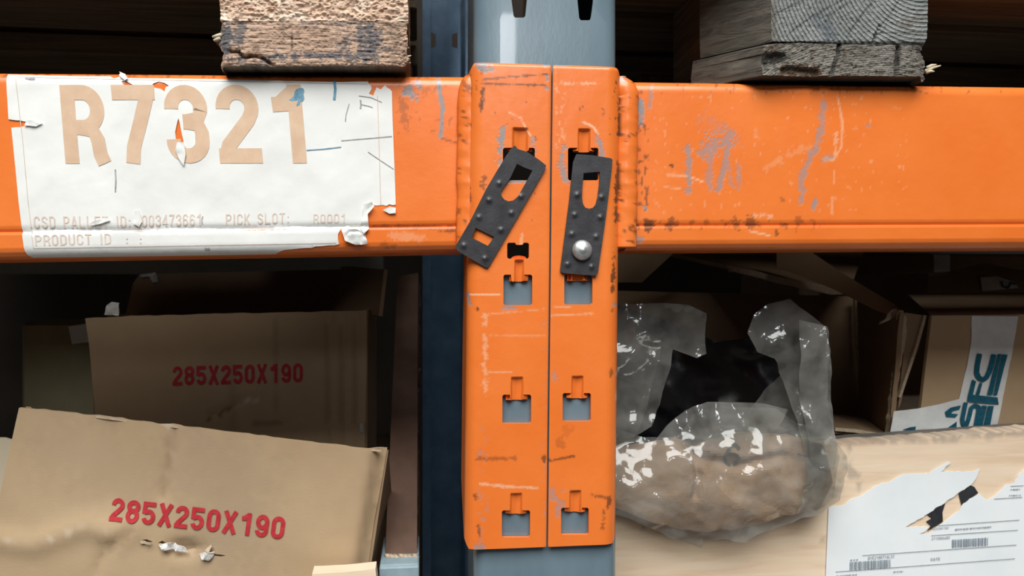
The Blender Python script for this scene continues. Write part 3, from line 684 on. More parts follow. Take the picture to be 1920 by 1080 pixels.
def lab3(off):
    def f(px, py):
        P = W(px, py, YB); P[..., 1] = labY(P[..., 0], P[..., 2])-off; return P
    return f
tr = lambda q: [tuple(W(a, b, YB)[[0, 2]]) for a, b in q]
ls = panel('paper_sheet', tr(out), labfn, M_PAPER, lt, .00025, .0017, [tr(q) for q in holes])
lettering('printed_code', 'R7321', (124, 307), (466, -1), (-12, -147), lab3(.00022), M_TAN, ls, .58, .19, .115)
T2 = lab3(.00018)
for s, p0, ex, ey in (('CSD PALLET ID:', (65, 428), (182, -1), (-1, -22)), ('0003473661', (254, 426), (125, -3), (0, -22)), ('PICK SLOT:', (424, 422), (119, -3), (0, -20)), ('R0001', (588, 419), (61, -1), (0, -17)), ('PRODUCT ID', (68, 461), (142, -3), (-1, -20)), (': :', (236, 458), (32, 0), (0, -16))):
    lettering('printed_line', s, p0, ex, ey, T2, M_TANF, ls, .54, .13, .16)
def band(pts, w):
    p = np.array(pts, float); tg = np.gradient(p, axis=0); tg /= np.linalg.norm(tg, axis=1)[:, None]; nr = np.stack([-tg[:, 1], tg[:, 0]], 1)*w/2
    return [tuple(q) for q in np.concatenate([p+nr, (p-nr)[::-1]])]
MK = [band([(30, 145), (42, 250), (54, 380), (64, 465)], 1.3), band([(64, 466), (300, 462), (630, 456)], 1.3), band([(708, 180), (711, 280), (714, 383)], 1.6), band([(33, 144), (300, 150), (690, 158)], 1.0)]
mm_ = M_TANF
for q_ in MK: flat_px('printed_border', [q_], lab3(.00018), mm_, ls)
MK = [ragged([(548, 184), (556, 168), (566, 165), (571, 172), (571, 186), (562, 198), (556, 200), (560, 186), (552, 190), (538, 190), (548, 184)], 2, 4, 5)[:-1], band([(627, 150), (629, 168), (627, 188)], 5), band([(575, 282), (605, 280), (640, 276)], 1.8)]
mm_ = simple('blue_crayon', (.06, .22, .36), (.25, .42, .52), 300, .7, 0)
for q_ in MK: flat_px('blue_mark', [q_], lab3(.0003), mm_, ls)
MK = [band([(217, 318), (218, 340), (217, 360)], 2.6), band([(676, 188), (677, 196), (676, 204)], 3), band([(676, 196), (690, 199), (699, 202)], 1.3), band([(655, 195), (649, 215), (648, 228)], 1.6), band([(640, 264), (690, 260), (735, 256)], 1.4), band([(690, 285), (715, 302), (738, 317)], 1.4), band([(673, 180), (695, 183), (716, 192)], 1.4), band([(380, 420), (379, 412), (381, 405)], 2), band([(384, 466), (389, 467), (394, 466)], 4), band([(48, 146), (58, 148), (66, 148)], 4)]
mm_ = simple('grey_scuff', (.26, .25, .26), (.48, .47, .48), 300, .7, 0)
for q_ in MK: flat_px('scuff_mark', [q_], lab3(.0003), mm_, ls)
for k, (pl, lift) in enumerate(([[(640, 428), (652, 424), (672, 430), (688, 448), (690, 458), (668, 460), (648, 452)], .005], [[(682, 384), (698, 380), (702, 388), (690, 402), (692, 430), (682, 440), (676, 425), (681, 402)], .004], [[(718, 394), (732, 388), (742, 390), (742, 400), (730, 401)], .001], [[(218, 130), (232, 136), (241, 148), (236, 152), (224, 142)], .003], [[(334, 268), (346, 268), (350, 290), (346, 312), (338, 300), (331, 284)], .0025], [[(170, 419), (182, 414), (206, 409), (208, 414), (190, 420), (174, 423)], .0025], [[(254, 396), (262, 394), (268, 416), (262, 426), (252, 420)], .0015], [[(52, 226), (74, 228), (82, 232), (70, 238), (48, 236)], .0018])):
    c = W(*np.mean(pl, 0), YB)
    fn = lambda X, Z, L=lift, k=k: np.stack([X, LY(X, Z)-.0009-L*(.35+.65*np.abs(folds(X, Z, 20+k, 5, 60, 200))), Z], -1)
    panel('torn_curl', tr(pl), fn, M_PAPER, lt, .00025, .0016)

# ------------------------------------------------------------------ pallets standing on the beams
def solid(name, px, Y0, depth, mat, parent, h=None, step=.0016, wear=None, shift=None, mat2=None):
    """block whose worked front face has an outline and relief, carried straight back by depth"""
    tr_ = [tuple(W(a, b, Y0)[[0, 2]]) for a, b in px]; h = h or (lambda X, Z: 0*X)
    fn = lambda X, Z: np.stack([X, Y0+h(X, Z), Z], -1)
    o = panel(name, tr_, fn, mat, parent, 1.0, step, wear=wear, smooth=False)
    n = len(o.data.vertices)//2; co = np.zeros(2*n*3); o.data.vertices.foreach_get('co', co); co = co.reshape(-1, 3)
    B = co[:n].copy(); B[:, 1] = Y0+depth
    if shift: B[:, 0] += shift(B[:, 0])
    co[n:] = B
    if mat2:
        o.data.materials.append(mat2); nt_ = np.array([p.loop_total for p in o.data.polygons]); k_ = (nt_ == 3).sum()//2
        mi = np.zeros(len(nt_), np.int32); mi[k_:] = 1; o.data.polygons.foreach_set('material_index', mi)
    o.data.vertices.foreach_set('co', co.ravel()); o.data.update(); return o
def px_of(P): return proj(P)
M_BLK_L = chips('pressed_chip_wood')
w0 = W(600, 900, 0)
M_BRD_L = endgrain('stained_sawn_board', float(w0[0]), float(w0[2])-.3, (.43, .285, .205), (.58, .415, .315), (.38, .25, .175), 330, .003)
w1 = W(1724, -66, 0)
M_BLK_R = endgrain('grey_weathered_end_grain', float(w1[0]), float(w1[2]), (.17, .185, .18), (.31, .33, .325), (.055, .055, .053), 340, .0022)
w2 = W(1650, 520, 0)
M_BRD_R = endgrain('dark_weathered_board', float(w2[0]), float(w2[2]), (.12, .11, .092), (.27, .255, .225), (.045, .04, .033), 640, .004)
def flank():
    m, nt, b = nodes('shaded_side_grain'); v = coords(nt, (8, 8, 40)); n = noise(nt, v, 4, 6, .65, 1.4)  # weathered side grain, its colour darkened as well with the flank's shade
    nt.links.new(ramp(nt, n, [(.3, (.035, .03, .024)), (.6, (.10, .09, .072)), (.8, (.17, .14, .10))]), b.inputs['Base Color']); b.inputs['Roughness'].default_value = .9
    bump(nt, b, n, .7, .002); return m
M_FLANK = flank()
M_OLDX = timber('old_pallet_board', (.07, .055, .035), (.17, .135, .09), 'x')
M_OLDY = timber('old_pallet_runner', (.07, .06, .045), (.20, .17, .13), 'y')
def pallet(label, side, X0, X1, zb, runner_x, blk_h, brd_h):
    t = thing('pallet', label, 'pallet', ((X0+X1)/2, .4, zb), 'wooden pallets on the orange beams')
    zt_ = zb+brd_h; zk = zt_+blk_h
    for i, (xa_, xb_) in enumerate(runner_x):
        if i: box('bottom_board', (xa_, 0, zb), (xb_, .8, zt_), M_OLDY, t, .002)
        for j, y in enumerate((0, .33, .66)):
            if i or j: box('block', (xa_, y, zt_), (xb_, y+.14, zk), M_OLDY, t, .002)
    for y in (-.016, .33, .66): box('stringer_board', (X0, y, zk), (X1, y+.14, zk+.022), M_OLDX, t, .002)  # front overhang, out of view, added to block light above the beam
    for y in np.linspace(-.016, .70, 7): box('deck_board', (X0, y, zk+.022), (X1, y+.098, zk+.044), M_OLDX, t, .002)
    return t
BH = .066
# left pallet
xl, xr = float(W(412, 80, 0)[0]), float(W(764, 80, 0)[0])
zbl = float(BEAM['left'][0](xl)); zbl = max(zbl, float(BEAM['left'][0](xr)))+.0004
brd = float(W(590, 39, 0)[2])-zbl
LP = pallet('pale brown pallet resting above the R7321 label', 'left', xr-1.2, xr+.005, zbl, [(xl, xr), (xl-.5, xr-.5), (xl-1.0, xr-1.0)], BH, brd)
yb_l = 540-F*zbl/float((W(590, 130, 0)[0]*sT+D*cT))
def wl(P, u, v):
    p = Paint(P)
    p.stroke(2, [(418, 55), (425, 92)], 26, .85, .9); p.stroke(2, [(452, 52), (450, 78)], 16, .7, .9); p.stroke(2, [(690, 50), (700, 80), (690, 98)], 34, .75, 1.0); p.stroke(2, [(650, 78), (640, 92)], 16, .6, 1)
    p.stroke(2, [(500, 106), (600, 104), (690, 106)], 9, .8, .7); p.stroke(2, [(450, 122), (500, 118)], 14, .5, 1); p.stroke(2, [(560, 42), (680, 44)], 5, .6, 1)
    p.stroke(1, [(730, 52), (745, 90), (750, 110)], 34, .45, 1.3); p.stroke(0, [(430, 97), (447, 97), (455, 108), (478, 105), (490, 108), (510, 122)], 4, 1, .5); p.stroke(0, [(455, 108), (430, 113)], 3, 1, .5)
    p.stroke(0, [(546, 50), (548, 92)], 1.6, .7, .5); p.stroke(1, [(470, 68), (640, 66)], 3, .5, 1); p.stroke(1, [(470, 84), (640, 82)], 3, .5, 1); p.stroke(0, [(440, 41), (560, 39)], 2, .9, .6); p.stroke(0, [(660, 127), (690, 129)], 3, .8, .6)
    p.dots(1, 410, 42, 765, 132, .62, .5); return p.c
def hl(X, Z):
    x, y = proj(np.stack([X, 0*X, Z], -1)); r = .0018*(fbm(x*.06, y*.25, 5)-.5)+.0010*(fbm(x*.5, y*.5, 6)-.5)
    r = r+.0030*(1-sstep(1, 5, seg_dist(x, y, [(430, 97), (447, 97), (455, 108), (478, 105), (490, 108), (512, 123)])))
    r = r+.004*sstep(118, 135, y)+.003*sstep(735, 765, x)*fbm(x*.3, y*.3, 9)+.004*(1-sstep(408, 425, x))
    return r
lb = [(415, 40)]+ragged([(415, 40), (412, 52), (405, 64), (396, 70), (408, 74), (413, 92), (420, 98), (411, 118), (415, 132)], 2.5, 6, 11)[1:]+[(415, yb_l), (760, yb_l)]+ragged([(760, yb_l), (762, 118), (769, 110), (763, 104), (764, 80), (762, 60), (766, 40)], 2, 6, 12)[1:]
o = solid('bottom_board', lb, 0, .8, M_BRD_L, LP, hl, .0011, wl, None, M_OLDY); o['label'] = 'blue-stained splintered board end'
def hc(X, Z):
    x, y = proj(np.stack([X, 0*X, Z], -1)); return .0042*(fbm(x*.10+y*.09, y*.20-x*.05, 31)-.5)+.003*(np.abs(fbm(x*.2+y*.15, y*.4-x*.1, 33)-.5))
zk_l = zbl+brd+BH; yk = 540-F*zk_l/(D*cT+W(590, 0, 0)[0]*sT)
cb = [(413, 39), (413, 20), (411, 0), (411, yk), (764, yk)]+ragged([(764, yk), (764, 0), (766, 20), (765, 39)], 2, 8, 14)[1:]
solid('block', cb, .001, .14, M_BLK_L, LP, hc, .0012)
# right pallet
xr0 = xr; brdl = brd
xl, xr = float(W(1447, 80, 0)[0]), float(W(1738, 80, 0)[0])
zbr = max(float(BEAM['right'][0](xl)), float(BEAM['right'][0](xr)))+.0004
brd = float(W(1590, 82, 0)[2])-zbr
RP = pallet('grey weathered pallet with cracked end grain, on the unlabelled orange beam', 'right', float(W(1176, 80, 0)[0]), xr+1.0, zbr, [(xl, xr), (xl+.45, xr+.45), (xl+.9, xr+.9)], BH, brd)
dr = float(W(1590, 100, 0)[0]*sT+D*cT); yb_r = 540-F*zbr/dr; yk = 540-F*(zbr+brd+BH)/dr
XC = W(1447, 78, 0); sh = float(W(1313, 113, .044)[0]-XC[0])     # the block's left flank runs back to the left
def wr(P, u, v):
    p = Paint(P)
    p.stroke(0, [(1455, 25), (1500, 3), (1520, -10)], 2.0, .9, .4); p.stroke(0, [(1487, 57), (1525, 28), (1580, 0)], 1.8, .8, .5); p.stroke(0, [(1637, 80), (1650, 48)], 3.5, .9, .7); p.stroke(0, [(1588, 68), (1612, 32), (1640, -5)], 1.8, .7, .6)
    p.stroke(0, [(1655, 45), (1690, -5)], 1.6, .6, .6); p.stroke(0, [(1555, 30), (1590, 5)], 2, .7, .5); p.stroke(1, [(1690, 45), (1720, 35)], 16, .4, 1.2); p.stroke(0, [(1640, 62), (1738, 61)], 1.6, .8, .5)
    p.stroke(1, [(1448, 10), (1452, 75)], 10, .5, 1.2); p.stroke(2, [(1530, 30), (1560, 70)], 18, .5, 1.2); p.dots(0, 1445, 0, 1738, 80, .76, .6); return p.c
def hr(X, Z):
    x, y = proj(np.stack([X, 0*X, Z], -1)); d = np.hypot(X-w1[0], Z-w1[2]); return .0002*np.sin(d*340*2*math.pi)+.0012*(fbm(x*.2, y*.2, 41)-.5)+.0015*(1-sstep(0, 4, seg_dist(x, y, [(1637, 80), (1650, 48)])))+.003*sstep(76, 86, y)
rb_ = [(1447, 78), (1446, 40), (1445, yk), (1739, yk), (1740, 20)]+ragged([(1740, 20), (1738, 60), (1736, 84)], 1.2, 6, 15)[1:]+ragged([(1736, 84), (1600, 82), (1500, 77), (1447, 78)], .8, 10, 16)[1:-1]
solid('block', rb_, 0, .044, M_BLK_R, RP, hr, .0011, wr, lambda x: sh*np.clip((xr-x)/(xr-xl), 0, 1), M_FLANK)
def wr2(P, u, v):
    p = Paint(P)
    p.stroke(0, [(1575, 84), (1573, 104), (1568, 115), (1560, 140)], 4.5, 1, .6); p.stroke(0, [(1686, 88), (1684, 110), (1682, 138)], 6, 1, .4); p.stroke(0, [(1438, 112), (1465, 110)], 24, .75, .8)
    p.stroke(1, [(1475, 132), (1530, 138)], 22, .95, .8); p.stroke(1, [(1430, 95), (1460, 92)], 14, .5, 1); p.stroke(0, [(1722, 92), (1728, 100)], 8, .8, .8); p.dots(1, 1430, 82, 1740, 156, .62, .5); p.dots(0, 1430, 82, 1740, 156, .74, .8); return p.c
def hr2(X, Z):
    x, y = proj(np.stack([X, 0*X, Z], -1)); r = .0022*(fbm(x*.12, y*.2, 51)-.5)+.0012*(fbm(x*.5, y*.5, 52)-.5)
    r = r+.004*(1-sstep(1, 5, seg_dist(x, y, [(1575, 84), (1573, 104), (1568, 115), (1560, 142)])))+.005*(1-sstep(1, 5, seg_dist(x, y, [(1686, 88), (1684, 110), (1682, 138)])))
    r = r+.004*(1-sstep(4, 16, seg_dist(x, y, [(1438, 112), (1465, 110)])))+.003*(1-sstep(4, 12, seg_dist(x, y, [(1475, 132), (1530, 138)])))+.004*sstep(1722, 1742, x)
    return r
rb2 = [(1430, yb_r-2), (1428, 120), (1432, 84), (1470, 80), (1600, 83), (1734, 85)]+ragged([(1734, 85), (1728, 96), (1738, 106), (1741, 122), (1736, 138), (1742, 145), (1732, 152), (1728, yb_r)], 2, 5, 17)[1:]
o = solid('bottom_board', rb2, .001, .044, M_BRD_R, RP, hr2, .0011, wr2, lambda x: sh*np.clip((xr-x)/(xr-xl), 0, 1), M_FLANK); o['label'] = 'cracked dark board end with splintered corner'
box('bottom_board', (xl+sh*.6, .0445, zbr), (xr, .8, zbr+brd-.0005), M_OLDY, RP, .002)
box('block', (xl+sh*.7, .0445, zbr+brd), (xr, .14, zbr+brd+BH), M_OLDY, RP, .002)
M_SPL = simple('fresh_splinter', (.50, .43, .30), (.65, .57, .42), 200, .8, .3)
for a, b in (((1735, 134), (1764, 123)), ((1738, 128), (1756, 121)), ((1736, 136), (1752, 134))):
    p, q = W(*a, .006), W(*b, .004); tube('splinter', [p, (p+q)/2+np.array([0, 0, .0006]), q], np.array([.0016, .0012, .0004]), M_SPL, RP, 5)
for a, b in (((415, 66), (398, 69)), ((412, 72), (401, 76))):
    p, q = W(*a, .004), W(*b, .002); tube('splinter', [p, (p+q)/2, q], np.array([.0018, .0014, .0006]), M_SPL, LP, 5)
for a, b in (((760, 108), (771, 104)), ((760, 116), (770, 118)), ((758, 88), (767, 90))):
    p, q = W(*a, .005), W(*b, .003); tube('splinter', [p, (p+q)/2, q], np.array([.0012, .0008, .0003]), M_SPL, LP, 5)
st = tag(pxpanel('torn_sticker', [(1288, 30), (1318, 38), (1326, 48), (1312, 60), (1286, 48)], .325, simple('grey_sticker', (.30, .30, .32), (.42, .42, .44), 60, .7, 0), None, lambda X, Z: .001*folds(X, Z, 60), .0004, .004), 'small grey torn sticker on a board behind the grey weathered pallet block', 'sticker')

for tp, x0, x1, zz, bh_, lab in ((LP, float(xr0)-1.16, float(xr0)-.03, zbl, brdl, 'unseen carton stack added on the pale brown pallet to block light'), (RP, float(W(1176, 80, 0)[0])+.03, xr+.95, zbr, brd, 'unseen carton stack added on the grey weathered pallet to block light')):
    zz = zz+bh_+BH+.0445+.003; t = thing('light_blocking_load', lab, 'added cartons', ((x0+x1)/2, .4, zz), 'unseen carton stacks added to block light'); n_ = 3; w_ = (x1-x0)/n_  # out-of-view cartons, added to keep roof light off the rear wall
    for i in range(n_):
        for k in range(3): box('carton', (x0+i*w_+.002, .02, zz+k*.302), (x0+(i+1)*w_-.002, .79, zz+k*.302+.30), M_CARD, t, .003)

# ------------------------------------------------------------------ shelf decks of the lower level
ZD = -.318
for nm, x0, x1, lab in (('shelf_deck', -1.5, min(xa, ra)-.004, 'dark board shelf deck under the printed cardboard boxes'), ('shelf_deck', xb+.004, 1.7, 'dark board shelf deck under the pine crate')):
    t = thing(nm, lab, 'shelf', ((x0+x1)/2, .55, ZD-.03), 'shelf decks of the lower level')
    for k in range(6): box('deck_plank', (x0, .03+k*.2, ZD-.022), (x1, .03+k*.2+.19, ZD), M_DECKD, t, .002)
    for y in (.04, 1.15): box('support_rail', (x0, y, ZD-.12), (x1, y+.04, ZD-.022), M_OR, t, .004)
tag(box('rear_rail', (-1.6, 1.02, .026), (float(W(718, 495, 1.02)[0]), 1.06, .064), simple('pale_green_grey_paint', (.42, .45, .42), (.52, .55, .52), 10, .6, .1), None, .004), 'pale grey rear rail seen under the labelled beam', 'rail')

# ------------------------------------------------------------------ printed cardboard boxes, left bay
YF1 = .085
def h1(X, Z):
    x, y = proj(np.stack([X, YF1+0*X, Z], -1))
    r = .0035*(fbm(X*9, Z*9, 61)-.5)+.0022*np.exp(-(seg_dist(x, y, [(327, 800), (318, 850), (306, 930)])/9)**2)
    r = r-.0030*np.exp(-(seg_dist(x, y, [(0, 1012), (60, 1022), (165, 985), (220, 1002), (245, 993)])/22)**2)+.0022*np.exp(-(seg_dist(x, y, [(242, 994), (195, 1035), (180, 1080)])/10)**2)
    r = r+.0016*np.exp(-(seg_dist(x, y, [(205, 800), (200, 930)])/25)**2)+.006*np.exp(-((x-345)**2/900+(y-1030)**2/160))
    r = r+.010*sstep(690, 722, x+(y-845)*.15)
    return r
def w1_(P, u, v):
    p = Paint(P); p.stroke(1, [(327, 802), (318, 850), (306, 925)], 7, .35, .6, 6); p.stroke(2, [(0, 1012), (60, 1024), (165, 986), (220, 1003)], 2, .4, .8); p.stroke(0, [(370, 860), (450, 900), (420, 1010)], 110, .32, .5, 60)
    p.stroke(0, [(70, 830), (70, 832)], 22, .3, .5, 14); p.stroke(1, [(242, 995), (195, 1038)], 6, .3, .6, 6); p.stroke(2, [(300, 790), (318, 800)], 10, .5, .6); p.stroke(0, [(120, 840), (240, 890)], 90, .22, .5, 60); return p.c
def box_front(label, base_px, Y, outline, h, wear, step, depth, holes=(), mat=M_CARD):
    t = thing('cardboard_box', label, 'box', W(*base_px, Y), 'cardboard boxes printed 285X250X190')
    t_panel = pxpanel('front_panel', outline, Y, mat, t, h, .0032, step, holes, wear); return t, t_panel
d1 = np.array([-70, 464.]); c1, c2 = np.array([35, 765.]), np.array([725, 845.])
top1 = ragged([(35, 765), (110, 772), (325, 798), (450, 812), (600, 832), (725, 845)], 1.2, 14, 21)
ol1 = top1+[(722, 862), (716, 900), (700, 985), (690, 1060), tuple(c2+d1)]+[tuple(c1+d1), (0, 925), (16, 850)]
tear1 = [[(262, 1013), (275, 1011), (287, 1016), (280, 1018), (268, 1017)], [(296, 1018), (304, 1014), (311, 1019), (305, 1023)], [(400, 1039), (414, 1040), (424, 1042), (412, 1045), (402, 1043)]]
B1, B1p = box_front('tilted kraft cardboard box, nearest the camera, printed 285X250X190 in bright red', (330, 1260), YF1, ol1, h1, w1_, .0042, .2, tear1)
def s1(px, py):
    P = W(px, py, YF1); P[..., 1] = YF1+h1(P[..., 0], P[..., 2])-.0007; return P
lettering('printed_size', '285X250X190', (205, 975), (326, 36), (6, -42), s1, M_RED, B1p, .60, .195, .12)
for k, pl in enumerate(([(296, 1022), (320, 1016), (345, 1026), (352, 1036), (338, 1034), (322, 1030), (306, 1032)], [(372, 1040), (384, 1035), (402, 1036), (398, 1046), (392, 1052), (378, 1048)], [(262, 1014), (285, 1018), (282, 1021), (264, 1019)], [(384, 1032), (394, 1022), (398, 1024), (392, 1036)])):
    pxpanel('torn_liner', pl, YF1-.002, M_WHITE if k < 2 else M_EDGE, B1p, lambda X, Z: .003*folds(X, Z, 70, 5, 80, 260), .0006, .0016)
pt = [np.array(W(*q, YF1)) for q in (c1, c2, c2+d1, c1+d1)]; bk = np.array([0, .17, 0])
cut_ = np.array([0, 0, -.11])
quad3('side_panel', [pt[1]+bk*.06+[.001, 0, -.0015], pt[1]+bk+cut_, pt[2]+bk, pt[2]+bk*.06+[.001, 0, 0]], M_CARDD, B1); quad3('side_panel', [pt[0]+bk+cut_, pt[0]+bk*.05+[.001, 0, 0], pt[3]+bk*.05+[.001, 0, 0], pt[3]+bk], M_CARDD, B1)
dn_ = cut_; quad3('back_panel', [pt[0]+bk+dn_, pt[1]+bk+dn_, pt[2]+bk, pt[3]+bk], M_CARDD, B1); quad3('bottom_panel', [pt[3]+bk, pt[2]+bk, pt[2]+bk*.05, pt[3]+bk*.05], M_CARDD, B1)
pxpanel('torn_edge', band([(180, 782), (330, 801), (470, 817), (620, 836), (715, 846)], 3.2), YF1+.0006, M_EDGE, B1, None, .002, .002)
YF2 = .28
def h2(X, Z):
    x, y = proj(np.stack([X, YF2+0*X, Z], -1))
    r = .004*(fbm(X*8, Z*8, 81)-.5)+.0013*np.sin((x-604)/15.5*2*math.pi/1.6)*sstep(596, 615, x)+.003*np.exp(-(seg_dist(x, y, [(392, 782), (455, 752)])/5)**2)
    r = r-.002*sstep(790, 800, y+(x-560)*.06)*sstep(440, 450, x)+.001*np.exp(-((x-518)/5)**2)
    return r
def w2_(P, u, v):
    p = Paint(P); p.stroke(1, [(392, 784), (425, 768), (455, 752)], 5, .8, .7); p.stroke(1, [(517, 600), (520, 780)], 4, .3, .4, 4); p.stroke(2, [(455, 752), (490, 748)], 2, .5, .9); p.stroke(1, [(450, 797), (585, 786)], 2, .5, .5); p.stroke(1, [(435, 690), (437, 800)], 12, .2, .5, 8)
    for x in (612, 640, 664): p.stroke(1, [(x, 610), (x, 790)], 7, .3, .4, 5)
    return p.c
ol2 = ragged([(160, 597), (260, 592), (420, 588), (560, 585), (687, 582)], 1.0, 16, 31)+[(687, 700), (684, 800), (684, 915), (188, 935), (178, 770), (168, 650)]
B2, B2p = box_front('kraft cardboard box behind the nearest one, printed 285X250X190 in dark red', (430, 930), YF2, ol2, h2, w2_, .0045, .25, mat=M_CARD)
def s2(px, py):
    P = W(px, py, YF2); P[..., 1] = YF2+h2(P[..., 0], P[..., 2])-.0007; return P
lettering('printed_size', '285X250X190', (324, 723), (244, -6), (0, -36), s2, M_RED, B2p, .60, .195, .12)
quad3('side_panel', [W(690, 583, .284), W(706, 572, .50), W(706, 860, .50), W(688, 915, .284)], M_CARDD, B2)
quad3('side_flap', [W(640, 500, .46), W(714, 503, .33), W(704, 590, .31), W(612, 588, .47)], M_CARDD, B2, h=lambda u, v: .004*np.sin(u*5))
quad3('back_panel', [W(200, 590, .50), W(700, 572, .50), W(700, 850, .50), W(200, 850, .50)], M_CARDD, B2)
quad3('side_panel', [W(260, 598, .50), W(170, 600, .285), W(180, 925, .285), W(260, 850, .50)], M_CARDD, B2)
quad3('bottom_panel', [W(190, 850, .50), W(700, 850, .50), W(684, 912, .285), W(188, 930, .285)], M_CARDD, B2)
pxpanel('staple', [(674, 795), (680, 794), (681, 810), (675, 811)], YF2-.004, M_ZINC, B2, None, .001, .002)
zb2 = float(W(430, 937, YF2)[2]); xx = [float(W(a, 930, YF2)[0]) for a in (190, 684)]
t = thing('cardboard_box', 'closed plain cardboard box below the dark-printed box', 'box', ((xx[0]+xx[1])/2, .4, ZD))
box('body', (xx[0], .275, ZD+.0005), (xx[1], .50, zb2-.02), M_CARDD, t, .003); box('tape_strip', (xx[0]+.12, .2745, ZD+.002), (xx[0]+.17, .276, zb2-.022), M_TAPE, t, 0)
# things around the boxes
t = thing('carton', 'dim olive carton left of the dark-printed box', 'carton', W(140, 800, .40)); 
box('body', tuple(np.array([float(W(118, 700, .40)[0])-.10, .52, ZD+.0005])), (float(W(172, 700, .40)[0]), .60, float(W(150, 612, .40)[2])), simple('olive_card', (.22, .20, .12), (.30, .27, .17), 20, .8, .1), t, .004)
pxpanel('paper_note', [(128, 612), (168, 606), (176, 640), (135, 645)], .518, M_PAPERW, t, None, .0006, .01)
for k, (c, s, lab, y) in enumerate((((206, 578), 11, 'small white paper scrap on the corner of the dark-printed box', .2835), ((283, 519), 12, 'small white paper scrap under the labelled beam', .50))):
    r_ = np.random.default_rng(90+k); pl = [(c[0]+s*math.cos(a)*(.7+.6*r_.random()), c[1]+s*1.1*math.sin(a)*(.7+.6*r_.random())) for a in np.linspace(0, 2*math.pi, 10)[:-1]]
    if k == 0: tag(pxpanel('paper_scrap', [(196, 590), (200, 572), (210, 566), (222, 568), (222, 592)], y, M_WHITE, None, lambda X, Z: .004*folds(X, Z, 91, 5, 60, 200), .0008, .003), lab, 'paper scrap')
    else: pxpanel('folded_tab', [(262, 515), (285, 512), (292, 510), (296, 528), (286, 530), (280, 518), (264, 520)], .47, M_WHITE, B2, lambda X, Z: .004*folds(X, Z, 92, 5, 60, 200), .0008, .003); pxpanel('back_flap', [(250, 530), (262, 514), (640, 505), (640, 590), (235, 592)], .475, M_CARDD, B2, None, .003, .01)
tag(pxpanel('card_sheet', [(-60, 822), (6, 822), (26, 828), (18, 870), (-2, 935), (-60, 1290), (-90, 1290)], .10, simple('pale_card', (.42, .36, .26), (.50, .43, .32), 20, .8, .1), None, lambda X, Z: .002*fbm(X*20, Z*20, 95), .003, .008), 'pale card sheet at the left edge behind the nearest box', 'card sheet')
# leaning board on a steel channel
t = thing('leaning_board', 'dark brown board leaning back beside the cardboard boxes, with a chipped lower end', 'board', W(750, 1048, .11))
A = [W(700, 520, .46), W(752, 512, .46), W(782, 1046, .11), W(722, 1050, .11)]; A[0][0] = A[3][0]+.0; A[1][0] = A[2][0]
quad3('board_face', A, M_PLANK, t, .014, 16, 60, lambda u, v: .0010*fbm(u*6, v*20, 97))
for k in range(7):
    x = 722+k*8.6; tube('chipped_fibre', [W(x, 1040, .1095), W(x+5, 1043+2*(k % 3), .106), W(x+12, 1045, .1085)], np.array([.0012, .0022, .0012]), M_EDGE, t, 6)
cx0, cx1 = float(W(711, 1060, .085)[0]), float(W(786, 1060, .085)[0])
t = thing('steel_channel', 'pale blue steel channel under the leaning brown board', 'steel channel', ((cx0+cx1)/2, .12, ZD))
zc_ = float(W(750, 1062, .085)[2]); box('web', (cx0, .085, ZD+.0005), (cx1, .089, zc_), M_STEEL, t, .0015, 2); box('top_flange', (cx0, .0892, zc_-.004), (cx1, .16, zc_), M_STEEL, t, .0015, 2); box('rear_flange', (cx0, .156, ZD+.0005), (cx1, .16, zc_-.0045), M_STEEL, t, .001)
t = thing('wood_batten', 'pale wooden batten at the bottom edge in front of the nearest box', 'batten', (float(W(640, 1080, .06)[0]), .065, ZD))
pxpanel('batten_face', [(585, 1077), (640, 1074), (704, 1067), (708, 1110), (700, 1300), (560, 1310)], .058, M_PINE, t, lambda X, Z: .001*fbm(X*40, Z*40, 99), .016, .01)

# ------------------------------------------------------------------ pine crate, right bay
YC = .10; RC = math.tan(math.radians(2.4))
CR = thing('wooden_crate', 'pale pine crate with torn white shipping label', 'crate', (float(W(1600, 950, YC)[0]), .3, ZD))
yz = lambda x, Y: 540-F*(ZD+.0005)/float(W(x, 540, Y)[0]*sT+(D+Y)*cT)-6
def wc(P, u, v):
    p = Paint(P)
    for x, y, w in ((1588, 838, 12), (1587, 863, 11), (1598, 887, 13), (1611, 912, 7), (1568, 918, 16)): p.stroke(0, [(x, y-3), (x, y+4)], w, .55, .9, 3)
    p.stroke(0, [(1570, 834), (1660, 826), (1800, 820), (1920, 810)], 6, .55, 1.2, 3); p.stroke(0, [(1700, 822), (1795, 829)], 4, .35, .9); p.stroke(1, [(1205, 985), (1208, 988)], 6, .3); p.stroke(1, [(1541, 1008), (1542, 1009)], 5, .5); return p.c
topc = [(1130, 864)]+ragged([(1130, 864), (1400, 846), (1570, 833), (1660, 826), (1790, 816), (1920, 806), (2500, 763)], .9, 12, 41)[1:]
pxpanel('front_panel', topc+[(2500, yz(2500, YC)), (1130, yz(1130, YC))], YC, M_PINE, CR, lambda X, Z: .0006*(fbm(X*30, Z*120, 43)-.5), .018, .004, (), wc)
M_RAIL = simple('grimy_timber', (.13, .12, .105), (.26, .235, .20), 45, .8, .5, 200, .001, stretch=(.3, 1, 1))
p0, p1 = W(1130, 868, YC+.019), W(2500, 770, YC+.019)
quad3('top_rail', [p0+[0, .03, .0018], p1+[0, .03, .0018], p1+[0, 0, .0018], p0+[0, 0, .0018]], M_RAIL, CR, .02, 60, 10, lambda u, v: .0012*fbm(u*60, v*4, 44))
for q in (p0, p1): box('side_panel', (q[0]-.009, YC+.0185, ZD+.0005), (q[0]+.009, .60, q[2]-.021), M_PINE, CR, .001)
box('back_panel', (p0[0], .60, ZD+.0005), (p1[0], .615, p0[2]-.02), M_PINE, CR, .001)
